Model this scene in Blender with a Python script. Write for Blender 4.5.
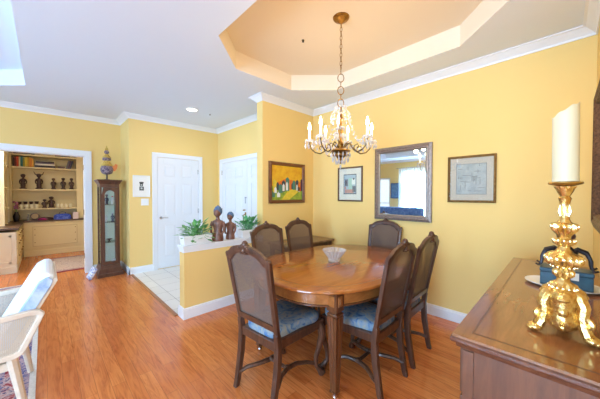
import bpy, bmesh, math, random
from mathutils import Vector, Matrix
random.seed(7)
PI = math.pi
for o in list(bpy.data.objects):
    bpy.data.objects.remove(o)
S = bpy.context.scene
COL = S.collection

# ------------------------------------------------------------------ camera
cam_d = bpy.data.cameras.new('camera'); cam = bpy.data.objects.new('camera', cam_d); COL.objects.link(cam)
cam_d.sensor_width = 36.0; cam_d.lens = 36.0*259.84/600.0; cam_d.clip_start = 0.02
EYE = 1.38
def cam_axes():
    pitch, roll, yaw = math.radians(1.0535), math.radians(0.1332), math.radians(44.5234)
    fw = Vector((math.sin(yaw)*math.cos(pitch), math.cos(yaw)*math.cos(pitch), -math.sin(pitch)))
    r0 = Vector((math.cos(yaw), -math.sin(yaw), 0)); u0 = r0.cross(fw)
    r = math.cos(roll)*r0 + math.sin(roll)*u0; u = r.cross(fw)
    return r, u, fw
_r, _u, _f = cam_axes()
cam.matrix_world = Matrix(((_r.x, _u.x, -_f.x, 0), (_r.y, _u.y, -_f.y, 0), (_r.z, _u.z, -_f.z, EYE), (0, 0, 0, 1)))
S.camera = cam

# ------------------------------------------------------------------ light
world = bpy.data.worlds.new('daylight'); S.world = world; world.use_nodes = True
bg = world.node_tree.nodes['Background']; bg.inputs[0].default_value = (0.80, 0.90, 1.0, 1); bg.inputs[1].default_value = 1.6
S.view_settings.view_transform = 'Standard'; S.view_settings.look = 'None'
S.view_settings.exposure = 0.02; S.view_settings.gamma = 1.0; S.view_settings.use_curve_mapping = False

def area(name, loc, rot, sx, sy, power, col):
    d = bpy.data.lights.new(name, 'AREA'); d.shape = 'RECTANGLE'; d.size = sx; d.size_y = sy; d.energy = power; d.color = col
    o = bpy.data.objects.new(name, d); COL.objects.link(o); o.location = loc; o.rotation_euler = rot
    return o
def point(name, loc, power, col, rad=0.05):
    d = bpy.data.lights.new(name, 'POINT'); d.energy = power; d.color = col; d.shadow_soft_size = rad
    o = bpy.data.objects.new(name, d); COL.objects.link(o); o.location = loc
    return o
DAY = (0.44, 0.71, 1.0)
area('window_light_west', (-3.98, 4.0, 1.35), (0, math.radians(-90), 0), 2.2, 1.2, 420, DAY)
area('south_window_fill', (-1.6, -3.3, 1.45), (math.radians(90), 0, 0), 3.4, 2.3, 130, (0.86, 0.93, 1.0))  # broad neutral fill, placed as daylight from an unseen window
area('window_light_west_near', (-3.98, 0.2, 1.35), (0, math.radians(-90), 0), 2.2, 3.0, 560, DAY)

# ------------------------------------------------------------------ materials
def lin(c):
    return tuple((x/255/12.92 if x/255 <= 0.04045 else ((x/255+0.055)/1.055)**2.4) for x in c)
MATS = {}
def nodes(name):
    m = bpy.data.materials.new(name); m.use_nodes = True
    nt = m.node_tree; b = nt.nodes['Principled BSDF']
    MATS[name] = m
    return m, nt, b
def N(nt, kind, **kw):
    n = nt.nodes.new(kind)
    for k, v in kw.items():
        if k in n.inputs: n.inputs[k].default_value = v
        else: setattr(n, k, v)
    return n
def ramp(nt, stops, interp='LINEAR'):
    n = nt.nodes.new('ShaderNodeValToRGB'); n.color_ramp.interpolation = interp
    e = n.color_ramp.elements
    while len(e) < len(stops): e.new(0.5)
    for i, (p, c) in enumerate(stops):
        e[i].position = p; e[i].color = (*lin(c), 1)
    return n
def coords(nt, scale=(1, 1, 1), rot=(0, 0, 0), loc=(0, 0, 0)):
    t = nt.nodes.new('ShaderNodeTexCoord'); m = nt.nodes.new('ShaderNodeMapping')
    m.inputs['Scale'].default_value = scale; m.inputs['Rotation'].default_value = rot; m.inputs['Location'].default_value = loc
    nt.links.new(t.outputs['Object'], m.inputs['Vector'])
    return m.outputs['Vector']
def mat(name, col, rough=0.5, metal=0.0, var=0.0, vscale=8, bump=0.0, coat=0.0, emit=None, estr=0, spec=0.5, stretch=(1, 1, 1), col2=None):
    if name in MATS: return MATS[name]
    m, nt, b = nodes(name)
    b.inputs['Base Color'].default_value = (*lin(col), 1)
    b.inputs['Roughness'].default_value = rough; b.inputs['Metallic'].default_value = metal
    b.inputs['Coat Weight'].default_value = coat; b.inputs['Specular IOR Level'].default_value = spec
    if var or col2:
        c2 = col2 or tuple(max(0, x*(1-var)) for x in col)
        nz = N(nt, 'ShaderNodeTexNoise', Scale=vscale, Detail=4.0, Roughness=0.6)
        nt.links.new(coords(nt, stretch), nz.inputs['Vector'])
        r = ramp(nt, [(0.32, c2), (0.68, col)])
        nt.links.new(nz.outputs['Fac'], r.inputs['Fac']); nt.links.new(r.outputs['Color'], b.inputs['Base Color'])
        if bump:
            bp = N(nt, 'ShaderNodeBump', Strength=bump, Distance=0.01)
            nt.links.new(nz.outputs['Fac'], bp.inputs['Height']); nt.links.new(bp.outputs['Normal'], b.inputs['Normal'])
    if emit:
        b.inputs['Emission Color'].default_value = (*lin(emit), 1); b.inputs['Emission Strength'].default_value = estr
    return m
def wood(name, c1, c2, rough=0.35, axis='z', scale=5, coat=0.15, var=1.0):
    if name in MATS: return MATS[name]
    m, nt, b = nodes(name)
    st = {'x': (1.2, 9, 9), 'y': (9, 1.2, 9), 'z': (9, 9, 1.2)}[axis]
    v = coords(nt, st)
    nz = N(nt, 'ShaderNodeTexNoise', Scale=scale*0.5, Detail=6.0, Roughness=0.65, Distortion=0.8)
    nt.links.new(v, nz.inputs['Vector'])
    r = ramp(nt, [(0.3, c2), (0.5, tuple((a+b_)/2 for a, b_ in zip(c1, c2))), (0.7, c1)])
    nt.links.new(nz.outputs['Fac'], r.inputs['Fac']); nt.links.new(r.outputs['Color'], b.inputs['Base Color'])
    b.inputs['Roughness'].default_value = rough; b.inputs['Coat Weight'].default_value = coat; b.inputs['Coat Roughness'].default_value = 0.12
    return m
def clear(name, tint=(255, 255, 255), gloss=0.12, rough=0.02):
    if name in MATS: return MATS[name]
    m, nt, b = nodes(name)
    nt.nodes.remove(b)
    out = nt.nodes['Material Output']
    t = N(nt, 'ShaderNodeBsdfTransparent'); t.inputs[0].default_value = (*lin(tint), 1)
    g = N(nt, 'ShaderNodeBsdfGlossy'); g.inputs['Roughness'].default_value = rough
    f = N(nt, 'ShaderNodeLayerWeight', Blend=0.25)
    mr = N(nt, 'ShaderNodeMapRange'); mr.inputs['To Min'].default_value = gloss; mr.inputs['To Max'].default_value = min(1, gloss+0.6)
    mx = N(nt, 'ShaderNodeMixShader')
    nt.links.new(f.outputs['Fresnel'], mr.inputs['Value']); nt.links.new(mr.outputs[0], mx.inputs[0])
    nt.links.new(t.outputs[0], mx.inputs[1]); nt.links.new(g.outputs[0], mx.inputs[2]); nt.links.new(mx.outputs[0], out.inputs[0])
    return m

WALL = mat('wall_paint_yellow', (237, 204, 132), 0.75, spec=0.2)
CEIL = mat('ceiling_paint', (228, 235, 245), 0.85, spec=0.1)
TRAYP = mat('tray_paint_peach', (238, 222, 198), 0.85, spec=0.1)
TRIM = mat('trim_white', (234, 235, 238), 0.4)
DOORW = mat('door_white', (228, 230, 234), 0.42)
CHROME = mat('chrome', (200, 200, 205), 0.22, 1.0)
GOLD = mat('polished_gold', (250, 224, 150), 0.24, 0.9, col2=(206, 152, 70), vscale=60, bump=0.25)
GILT = mat('aged_gilt', (176, 140, 84), 0.42, 0.7, col2=(98, 70, 38), vscale=90, bump=0.5)
BRASS = mat('antique_brass', (176, 132, 62), 0.35, 0.9, col2=(120, 84, 36), vscale=30)
IVORY = mat('candle_wax', (222, 208, 172), 0.5)
CREAM = mat('cabinet_cream', (232, 214, 168), 0.5)
CREAM2 = mat('cabinet_cream_pale', (240, 230, 204), 0.5)
COUNTER = wood('counter_brown', (112, 84, 66), (76, 54, 42), 0.4, 'x')
DKWOOD = wood('chair_walnut', (104, 66, 46), (54, 31, 21), 0.36, 'z')
TABLEW = wood('table_top_wood', (176, 106, 48), (140, 76, 30), 0.14, 'x', coat=0.5)
TABLEB = wood('table_panel_burl', (178, 112, 56), (142, 82, 36), 0.3, 'x', coat=0.3)
TABLEL = wood('table_leg_wood', (122, 72, 40), (76, 42, 22), 0.32, 'z')
SIDEW = wood('sideboard_walnut', (130, 78, 48), (88, 50, 32), 0.4, 'z', scale=4)
SIDET = wood('sideboard_top_wood', (158, 104, 64), (124, 78, 46), 0.16, 'x', coat=0.5)
CURIOW = wood('curio_wood', (106, 66, 46), (66, 38, 26), 0.4, 'z')
CARVED = wood('carved_wood', (146, 98, 74), (84, 52, 42), 0.45, 'z', scale=14)
DARKM = mat('dark_bronze', (62, 56, 62), 0.4, 0.7, var=0.4, vscale=30)
GLASS = clear('clear_glass', (253, 255, 254), 0.04)
def crystal_mat():
    m = clear('crystal', (252, 252, 255), 0.35, 0.03); nt = m.node_tree; out = nt.nodes['Material Output']
    src = out.inputs[0].links[0].from_socket
    d = N(nt, 'ShaderNodeBsdfDiffuse'); d.inputs[0].default_value = (.95, .95, .97, 1)
    t = N(nt, 'ShaderNodeBsdfTranslucent'); t.inputs[0].default_value = (.95, .95, .97, 1)
    a = N(nt, 'ShaderNodeMixShader'); a.inputs[0].default_value = .5; b = N(nt, 'ShaderNodeMixShader'); b.inputs[0].default_value = .45
    nt.links.new(d.outputs[0], a.inputs[1]); nt.links.new(t.outputs[0], a.inputs[2]); nt.links.new(src, b.inputs[1]); nt.links.new(a.outputs[0], b.inputs[2]); nt.links.new(b.outputs[0], out.inputs[0])
    return m
CRYSTAL = crystal_mat()
MIRROR = mat('mirror_glass', (236, 240, 240), 0.015, 1.0)
WHITE = mat('white_ceramic', (240, 240, 240), 0.3)
LEAF = mat('leaf_green', (138, 196, 112), 0.5, col2=(52, 132, 74), vscale=24)
LEAF2 = mat('leaf_deep_green', (120, 196, 128), 0.5, col2=(52, 140, 86), vscale=24)
SOIL = mat('soil', (74, 56, 40), 0.9, var=0.5, vscale=40)
BLACK = mat('dark_spot', (36, 33, 32), 0.6)

def floor_wood():
    m, nt, b = nodes('oak_floor')
    v = coords(nt, (1, 1, 1), (0, 0, PI/2))
    br = N(nt, 'ShaderNodeTexBrick', Scale=1.0)
    br.offset = 0.37; br.inputs['Mortar Size'].default_value = 0.0012; br.inputs['Brick Width'].default_value = 0.95; br.inputs['Row Height'].default_value = 0.083
    br.inputs['Color1'].default_value = (*lin((232, 146, 82)), 1); br.inputs['Color2'].default_value = (*lin((214, 124, 64)), 1)
    br.inputs['Mortar'].default_value = (*lin((168, 98, 54)), 1)
    nt.links.new(v, br.inputs['Vector'])
    nz = N(nt, 'ShaderNodeTexNoise', Scale=3.2, Detail=7.0, Roughness=0.62, Distortion=1.6)
    nt.links.new(coords(nt, (9, 0.9, 1)), nz.inputs['Vector'])
    r = ramp(nt, [(0.30, (196, 160, 134)), (0.52, (242, 230, 220)), (0.74, (255, 253, 250))])
    nt.links.new(nz.outputs['Fac'], r.inputs['Fac'])
    mx = N(nt, 'ShaderNodeMix', data_type='RGBA', blend_type='MULTIPLY'); mx.inputs[0].default_value = 0.85
    nt.links.new(br.outputs['Color'], mx.inputs[6]); nt.links.new(r.outputs['Color'], mx.inputs[7])
    nt.links.new(mx.outputs[2], b.inputs['Base Color'])
    b.inputs['Roughness'].default_value = 0.22; b.inputs['Coat Weight'].default_value = 0.3; b.inputs['Coat Roughness'].default_value = 0.15
    bp = N(nt, 'ShaderNodeBump', Strength=0.06, Distance=0.01)
    nt.links.new(nz.outputs['Fac'], bp.inputs['Height']); nt.links.new(bp.outputs['Normal'], b.inputs['Normal'])
    return m
FLOORM = floor_wood()
def tile_mat():
    m, nt, b = nodes('white_floor_tile')
    br = N(nt, 'ShaderNodeTexBrick', Scale=1.0); br.offset = 0.0
    br.inputs['Mortar Size'].default_value = 0.004; br.inputs['Brick Width'].default_value = 0.33; br.inputs['Row Height'].default_value = 0.33
    br.inputs['Color1'].default_value = (*lin((240, 236, 230)), 1); br.inputs['Color2'].default_value = (*lin((232, 227, 220)), 1)
    br.inputs['Mortar'].default_value = (*lin((176, 170, 162)), 1)
    nt.links.new(coords(nt, loc=(0.1, 0.05, 0)), br.inputs['Vector']); nt.links.new(br.outputs['Color'], b.inputs['Base Color'])
    b.inputs['Roughness'].default_value = 0.3
    return m
TILEM = tile_mat()
def cane_mat(name, c1, c2, scale, hole):
    m, nt, b = nodes(name)
    v = coords(nt, (scale, scale, scale), (0.0, 0, 0))
    sep = N(nt, 'ShaderNodeSeparateXYZ'); nt.links.new(v, sep.inputs[0])
    def wave(o):
        s = N(nt, 'ShaderNodeMath', operation='SINE'); nt.links.new(o, s.inputs[0]); return s.outputs[0]
    mu = N(nt, 'ShaderNodeMath', operation='MULTIPLY'); 
    add = N(nt, 'ShaderNodeMath', operation='ADD'); nt.links.new(sep.outputs[0], add.inputs[0]); nt.links.new(sep.outputs[1], add.inputs[1])
    nt.links.new(wave(add.outputs[0]), mu.inputs[0]); nt.links.new(wave(sep.outputs[2]), mu.inputs[1])
    ab = N(nt, 'ShaderNodeMath', operation='ABSOLUTE'); nt.links.new(mu.outputs[0], ab.inputs[0])
    gt = N(nt, 'ShaderNodeMath', operation='GREATER_THAN'); nt.links.new(ab.outputs[0], gt.inputs[0]); gt.inputs[1].default_value = hole
    r = ramp(nt, [(0.0, c2), (0.6, c1)]); nt.links.new(ab.outputs[0], r.inputs['Fac']); nt.links.new(r.outputs['Color'], b.inputs['Base Color'])
    b.inputs['Roughness'].default_value = 0.55
    t = N(nt, 'ShaderNodeBsdfTransparent'); mx = N(nt, 'ShaderNodeMixShader')
    nt.links.new(gt.outputs[0], mx.inputs[0]); nt.links.new(b.outputs[0], mx.inputs[1]); nt.links.new(t.outputs[0], mx.inputs[2])
    nt.links.new(mx.outputs[0], nt.nodes['Material Output'].inputs[0])
    return m
CANE = cane_mat('dark_cane', (140, 116, 102), (98, 76, 66), 640, 0.5)
CANEW = cane_mat('pale_cane', (226, 214, 198), (196, 180, 162), 420, 0.5)
def fabric(name, cols, scale=14):
    m, nt, b = nodes(name)
    nz = N(nt, 'ShaderNodeTexNoise', Scale=scale, Detail=5.0, Roughness=0.6, Distortion=1.4)
    nt.links.new(coords(nt), nz.inputs['Vector'])
    k = len(cols); r = ramp(nt, [(0.3+0.4*i/(k-1), c) for i, c in enumerate(cols)])
    nt.links.new(nz.outputs['Fac'], r.inputs['Fac']); nt.links.new(r.outputs['Color'], b.inputs['Base Color'])
    b.inputs['Roughness'].default_value = 0.85
    return m
SEATF = fabric('blue_floral_fabric', [(40, 70, 116), (74, 108, 148), (120, 138, 154), (150, 148, 136), (58, 94, 136)], 13)
WHITEF = mat('white_upholstery', (232, 236, 242), 0.8)
BLUEF = fabric('blue_upholstery', [(126, 156, 206), (168, 190, 224), (198, 212, 234)], 8)

# ------------------------------------------------------------------ mesh builder
class MB:
    def __init__(s): s.v = []; s.f = []; s.mi = []; s.cur = 0
    def m(s, i): s.cur = i; return s
    def _f(s, idx): s.f.append(tuple(idx)); s.mi.append(s.cur)
    def bx(s, x0, x1, y0, y1, z0, z1, tr=None):
        b = len(s.v); P = [(x0, y0, z0), (x1, y0, z0), (x1, y1, z0), (x0, y1, z0), (x0, y0, z1), (x1, y0, z1), (x1, y1, z1), (x0, y1, z1)]
        if tr: P = [tuple(tr @ Vector(p)) for p in P]
        s.v += P
        for q in ((0, 3, 2, 1), (4, 5, 6, 7), (0, 1, 5, 4), (1, 2, 6, 5), (2, 3, 7, 6), (3, 0, 4, 7)): s._f([b+i for i in q])
        return s
    def rings(s, rs, cap=True, closed=False):
        b = len(s.v); n = len(rs[0])
        for r in rs: s.v += [tuple(p) for p in r]
        k = len(rs)
        for i in range(k if closed else k-1):
            a0 = b+i*n; a1 = b+((i+1) % k)*n
            for j in range(n): s._f((a0+j, a0+(j+1) % n, a1+(j+1) % n, a1+j))
        if cap and not closed:
            s._f([b+j for j in reversed(range(n))]); s._f([b+(k-1)*n+j for j in range(n)])
        return s
    def tube(s, pts, r, n=8, cap=True, closed=False, flat=1.0):
        pts = [Vector(p) for p in pts]; k = len(pts); rs = []
        rad = r if isinstance(r, (list, tuple)) else [r]*k
        up = Vector((0, 0, 1)); prev = None
        for i, p in enumerate(pts):
            if closed: d = pts[(i+1) % k]-pts[i-1]
            else: d = pts[min(i+1, k-1)]-pts[max(i-1, 0)]
            d = d.normalized() if d.length else Vector((0, 0, 1))
            if prev is None: a = d.cross(up if abs(d.z) < 0.9 else Vector((1, 0, 0))).normalized()
            else:
                a = prev-d*prev.dot(d); a = a.normalized() if a.length > 1e-6 else d.orthogonal().normalized()
            prev = a; c = d.cross(a)
            rs.append([p+rad[i]*(math.cos(t)*a+math.sin(t)*c*flat) for t in [2*PI*j/n for j in range(n)]])
        return s.rings(rs, cap, closed)
    def lathe(s, prof, c=(0, 0, 0), n=20, cap=True, sx=1, sy=1, tw=0):
        return s.rings([[(c[0]+r*sx*math.cos(2*PI*j/n+tw), c[1]+r*sy*math.sin(2*PI*j/n+tw), c[2]+z) for j in range(n)] for r, z in prof], cap)
    def loft(s, secs, n=16):     # (z, cx, cy, rx, ry)
        return s.rings([[(cx+rx*math.cos(2*PI*j/n), cy+ry*math.sin(2*PI*j/n), z) for j in range(n)] for z, cx, cy, rx, ry in secs])
    def ell(s, c, r, n=10, m=6, tr=None):
        rs = []
        for i in range(m+1):
            t = -PI/2+PI*i/m; k = max(math.cos(t), 0.02)
            ring = [Vector((c[0]+r[0]*k*math.cos(2*PI*j/n), c[1]+r[1]*k*math.sin(2*PI*j/n), c[2]+r[2]*math.sin(t))) for j in range(n)]
            if tr: ring = [tr @ p for p in ring]
            rs.append(ring)
        return s.rings(rs)
    def prism(s, poly, a0, a1, plane='xy'):
        f = {'xy': lambda p, a: (p[0], p[1], a), 'xz': lambda p, a: (p[0], a, p[1]), 'yz': lambda p, a: (a, p[0], p[1])}[plane]
        return s.rings([[f(p, a0) for p in poly], [f(p, a1) for p in poly]])
    def quad(s, *P):
        b = len(s.v); s.v += [tuple(p) for p in P]; s._f(range(b, b+len(P))); return s
    def octa(s, c, r, h):
        b = len(s.v); s.v += [(c[0]+r, c[1], c[2]), (c[0], c[1]+r, c[2]), (c[0]-r, c[1], c[2]), (c[0], c[1]-r, c[2]), (c[0], c[1], c[2]+h), (c[0], c[1], c[2]-h*1.4)]
        for i in range(4): s._f((b+i, b+(i+1) % 4, b+4)); s._f((b+(i+1) % 4, b+i, b+5))
        return s
    def build(s, name, mats, parent=None, smooth=False, bevel=0, recalc=True, loc=None):
        me = bpy.data.meshes.new(name); me.from_pydata(s.v, [], s.f)
        if not isinstance(mats, (list, tuple)): mats = [mats]
        for m_ in mats: me.materials.append(m_)
        for p, i in zip(me.polygons, s.mi): p.material_index = min(i, len(mats)-1)
        if recalc:
            bm = bmesh.new(); bm.from_mesh(me); bmesh.ops.recalc_face_normals(bm, faces=bm.faces); bm.to_mesh(me); bm.free()
        if smooth:
            for p in me.polygons: p.use_smooth = True
            me.set_sharp_from_angle(angle=math.radians(42))
        o = bpy.data.objects.new(name, me); COL.objects.link(o)
        if parent: o.parent = parent
        if loc: o.location = loc
        if bevel:
            bv = o.modifiers.new('bevel', 'BEVEL'); bv.width = bevel; bv.segments = 2; bv.limit_method = 'ANGLE'; bv.angle_limit = math.radians(40)
        return o
def tag(o, label, cat, group=None, kind=None):
    o['label'] = label; o['category'] = cat
    if group: o['group'] = group
    if kind: o['kind'] = kind
    return o
def thing(name, label, cat, loc=(0, 0, 0), rz=0, group=None):
    o = bpy.data.objects.new(name, None); COL.objects.link(o); o.location = loc; o.rotation_euler = (0, 0, rz); o.empty_display_size = 0.1
    return tag(o, label, cat, group)
def struct(o, label, cat):
    return tag(o, label, cat, kind='structure')
def dup(root, loc, rz, label, group=None):
    r = root.copy(); COL.objects.link(r); r.location = loc; r.rotation_euler = (0, 0, rz); r['label'] = label
    if group: r['group'] = group
    for ch in list(root.children):
        c = ch.copy(); COL.objects.link(c); c.parent = r
        for g in list(ch.children):
            d = g.copy(); COL.objects.link(d); d.parent = c
    return r

# ------------------------------------------------------------------ room shell
XM, YP, YD, XR, YL, XF, YR = 3.18, 2.925, 5.2, 1.03, 5.87, 2.65, -0.17
CH, TH = 2.745, 2.94
XW, YS = -3.8, -3.1      # west and south walls, behind the camera

struct(MB().bx(XW-.2, 3.4, YS-.2, 8.9, -.05, 0).build('floor', FLOORM), 'glossy reddish oak plank floor running through the rooms', 'floor')
tb = MB().bx(XR+.045, XF, YP+.14, YD, 0, .006)
struct(tb.build('floor_tile', TILEM), 'white square tile floor of the entry', 'floor')
struct(MB().prism([(0, 0), (.05, 0), (.04, .011), (.01, .011)], YP+.15, YD-.01, 'xz').build('trim_threshold', wood('threshold_oak', (184, 118, 68), (150, 88, 46), .35, 'y')), 'oak strip where the plank floor meets the white tiles', 'trim')
bpy.data.objects['trim_threshold'].location = (XR+.0, 0, 0)

def octagon(x0, x1, y0, y1, c):
    return [(x0+c, y0), (x1-c, y0), (x1, y0+c), (x1, y1-c), (x1-c, y1), (x0+c, y1), (x0, y1-c), (x0, y0+c)]
tray1 = octagon(1.08, 2.735, 0.27, 2.52, .42)
tray2 = octagon(-2.9, -.155, 1.2, 5.18, .42)
def ceiling():
    bm = bmesh.new(); ed = []
    for loop in ([(XW-.2, YS-.2), (3.4, YS-.2), (3.4, 6.0), (XW-.2, 6.0)], tray1, tray2):
        vs = [bm.verts.new((x, y, CH)) for x, y in loop]
        ed += [bm.edges.new((vs[i], vs[(i+1) % len(vs)])) for i in range(len(vs))]
    bmesh.ops.triangle_fill(bm, use_beauty=True, use_dissolve=False, edges=ed, normal=(0, 0, -1))
    for f in bm.faces:
        if f.normal.z > 0: f.normal_flip()
    me = bpy.data.meshes.new('ceiling'); bm.to_mesh(me); bm.free(); me.materials.append(CEIL)
    o = bpy.data.objects.new('ceiling', me); COL.objects.link(o); return o
struct(ceiling(), 'flat off-white ceiling around two raised trays', 'ceiling')
def tray(poly, name, m, label):
    b = MB(); n = len(poly)
    for i in range(n):
        (xa, ya), (xb, yb) = poly[i], poly[(i+1) % n]
        b.quad((xa, ya, CH), (xb, yb, CH), (xb, yb, TH), (xa, ya, TH))
    b.quad(*[(x, y, TH) for x, y in reversed(poly)])
    o = b.build(name, m, recalc=False); struct(o, label, 'ceiling'); return o
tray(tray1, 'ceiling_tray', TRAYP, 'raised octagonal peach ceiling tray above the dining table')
tray(tray2, 'ceiling_tray_living', CEIL, 'raised white ceiling tray at the upper left')
struct(MB().bx(XW-.2, 3.4, 6.0, 8.9, 2.5, 2.55).build('ceiling_den', CEIL), 'ceiling of the small den beyond the opening', 'ceiling')
struct(MB().bx(XW-.2, 3.4, YS-.2, 8.9, 3.0, 3.05).build('ceiling_slab', CEIL), 'slab above the ceiling', 'ceiling')

T = .13
def wall(name, boxes, label):
    b = MB()
    for q in boxes: b.bx(*q)
    struct(b.build(name, WALL), label, 'wall')
H3 = 3.0
wall('wall_mirror', [(XM, XM+T, YR-T, YP+T, 0, H3)], 'yellow wall with the mirror and two framed prints')
wall('wall_painting', [(2.15, XM, YP, YP+T, 0, H3)], 'orange-yellow wall stub with the village painting')
wall('wall_divider', [(1.088, 2.15, YP, YP+T, 0, .765)], 'yellow half wall between dining room and entry')
wall('wall_entry', [(XF, XF+T, YP+T, YD+T, 0, H3)], 'pale yellow entry wall with the double front doors')
wall('wall_closet', [(XR, XF, YD, YD+T, 0, H3), (XR, XR+T, YD+T, YL+T, 0, H3)], 'yellow entry wall with the closet door')
OX0, OX1, OZ = -.95, .51, 2.045          # opening to the den
wall('wall_left', [(OX1, XR, YL, YL+T, 0, H3), (XW, OX0, YL, YL+T, 0, H3), (OX0, OX1, YL, YL+T, OZ, H3)], 'yellow wall with the wide opening to the den')
wall('wall_right', [(.62, XM, YR-T, YR, 0, H3)], 'yellow wall behind the sideboard')
wall('wall_side', [(.62, .62+T, YS, YR-T, 0, H3)], 'yellow wall running back from the right wall')
W1, W2 = (3.45, 4.55), (-1.2, 1.6)
wall('wall_west', [(XW-T, XW, YS, W2[0], 0, H3), (XW-T, XW, W2[1], W1[0], 0, H3), (XW-T, XW, W1[1], 5.02, 0, H3), (XW-T, XW, 5.6, YL+T, 0, H3),
    (XW-T, XW, W1[0], W1[1], 2.3, H3), (XW-T, XW, W2[0], W2[1], 2.3, H3), (XW-T, XW, 5.02, 5.6, 2.08, H3)], 'yellow wall seen only in the mirror')
wall('wall_south', [(XW-T, -3.2, YS-T, YS, 0, H3), (.0, .75, YS-T, YS, 0, H3), (-3.2, 0, YS-T, YS, 2.5, H3), (-3.2, 0, YS-T, YS, 0, .25)], 'yellow wall with a wide window behind the camera')
DENW = mat('den_paint_cream', (236, 222, 176), .8)
b = MB().bx(.9, .9+T, YL+T, 8.8, 0, 2.5).bx(-1.6, .9+T, 8.7, 8.8, 0, 2.5).bx(-1.6-T, -1.6, YL+T, 8.8, 0, 2.5)
struct(b.build('wall_den', DENW), 'cream walls of the den', 'wall')

# crown moulding: one mitred run, one object per wall
run = [(.62, YR), (XM, YR), (XM, YP), (2.15, YP), (2.15, YP+T), (XF, YP+T), (XF, YD), (XR, YD), (XR, YL), (XW, YL), (XW, YS)]
prof = [(0, CH-.072), (.010, CH-.072), (.014, CH-.058), (.034, CH-.040), (.058, CH-.022), (.068, CH-.012), (.085, CH-.010), (.085, CH), (0, CH)]
def offs(i, d):
    p = Vector(run[i]); 
    def nrm(a, b_): v = (Vector(b_)-Vector(a)).normalized(); return Vector((-v.y, v.x))
    if i == 0: return p+nrm(run[0], run[1])*d
    if i == len(run)-1: return p+nrm(run[-2], run[-1])*d
    n1, n2 = nrm(run[i-1], run[i]), nrm(run[i], run[i+1])
    return p+(n1+n2)*d/(1+n1.dot(n2))
names = ['right', 'mirror', 'painting', 'stub', 'entry_back', 'entry', 'closet', 'return', 'left', 'west']
for i, nm in enumerate(names):
    b = MB(); R = []
    for k in (i, i+1):
        R.append([(*offs(k, d), z) for d, z in prof])
    b.rings(R)
    struct(b.build('trim_crown_'+nm, TRIM), 'white crown moulding along the '+nm.replace('_', ' ')+' wall', 'crown moulding')

def baseboard(nm, a, bb, label):
    a = Vector(a); bb = Vector(bb); v = (bb-a).normalized(); n = Vector((-v.y, v.x))
    pr = [(0, 0), (.016, 0), (.016, .095), (.012, .102), (.012, .112), (.006, .12), (0, .12)]
    b = MB(); b.rings([[(*(p+n*d), z) for d, z in pr] for p in (a, bb)])
    struct(b.build('baseboard_'+nm, TRIM), label, 'baseboard')
baseboard('mirror', (XM, YR), (XM, YP), 'white baseboard under the mirror wall')
baseboard('painting', (XM, YP), (1.072, YP), 'white baseboard of the painting wall and half wall')
baseboard('divider_end', (1.088, YP), (1.088, YP+T), 'white baseboard on the end of the half wall')
baseboard('divider_back', (1.072, YP+T), (XF, YP+T), 'white baseboard on the entry side of the half wall')
baseboard('closet', (1.395, YD), (XR-.016, YD), 'white baseboard left of the closet door')
baseboard('closet_right', (XF, YD), (2.30, YD), 'white baseboard right of the closet door')
baseboard('return', (XR, YD-.016), (XR, YL), 'white baseboard behind the curio cabinet')
baseboard('left', (XR, YL), (OX1+.095, YL), 'white baseboard right of the den opening')
baseboard('right', (.62, YR), (XM, YR), 'white baseboard behind the sideboard')
baseboard('west', (XW, 3.4), (XW, W2[1]), 'white baseboard of the far living room wall')

# half wall cap
b = MB().bx(1.070, 2.15, YP-.018, YP+T+.018, .785, .812).bx(1.076, 2.15, YP-.012, YP+T+.012, .765, .785).bx(1.081, 2.15, YP-.007, YP+T+.007, .735, .765)
struct(b.build('trim_cap', TRIM, bevel=.004), 'white moulded cap on top of the half wall', 'trim')

# den opening casing
b = MB().bx(OX1, OX1+.09, YL-.02, YL, 0, OZ+.09).bx(OX0-.09, OX0, YL-.02, YL, 0, OZ+.09).bx(OX0, OX1, YL-.02, YL, OZ, OZ+.09)
b.bx(OX1-.015, OX1, YL-.005, YL+T+.005, 0, OZ).bx(OX0, OX0+.015, YL-.005, YL+T+.005, 0, OZ).bx(OX0, OX1, YL-.005, YL+T+.005, OZ-.015, OZ)
o = struct(b.build('trim_opening', TRIM, bevel=.004), 'white casing around the wide den opening', 'trim')
b = MB()
for z in (.25, 1.02, 1.8): b.bx(OX1-.019, OX1-.015, YL+.03, YL+.09, z, z+.09)
b.build('hinge', BRASS, o)

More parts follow.
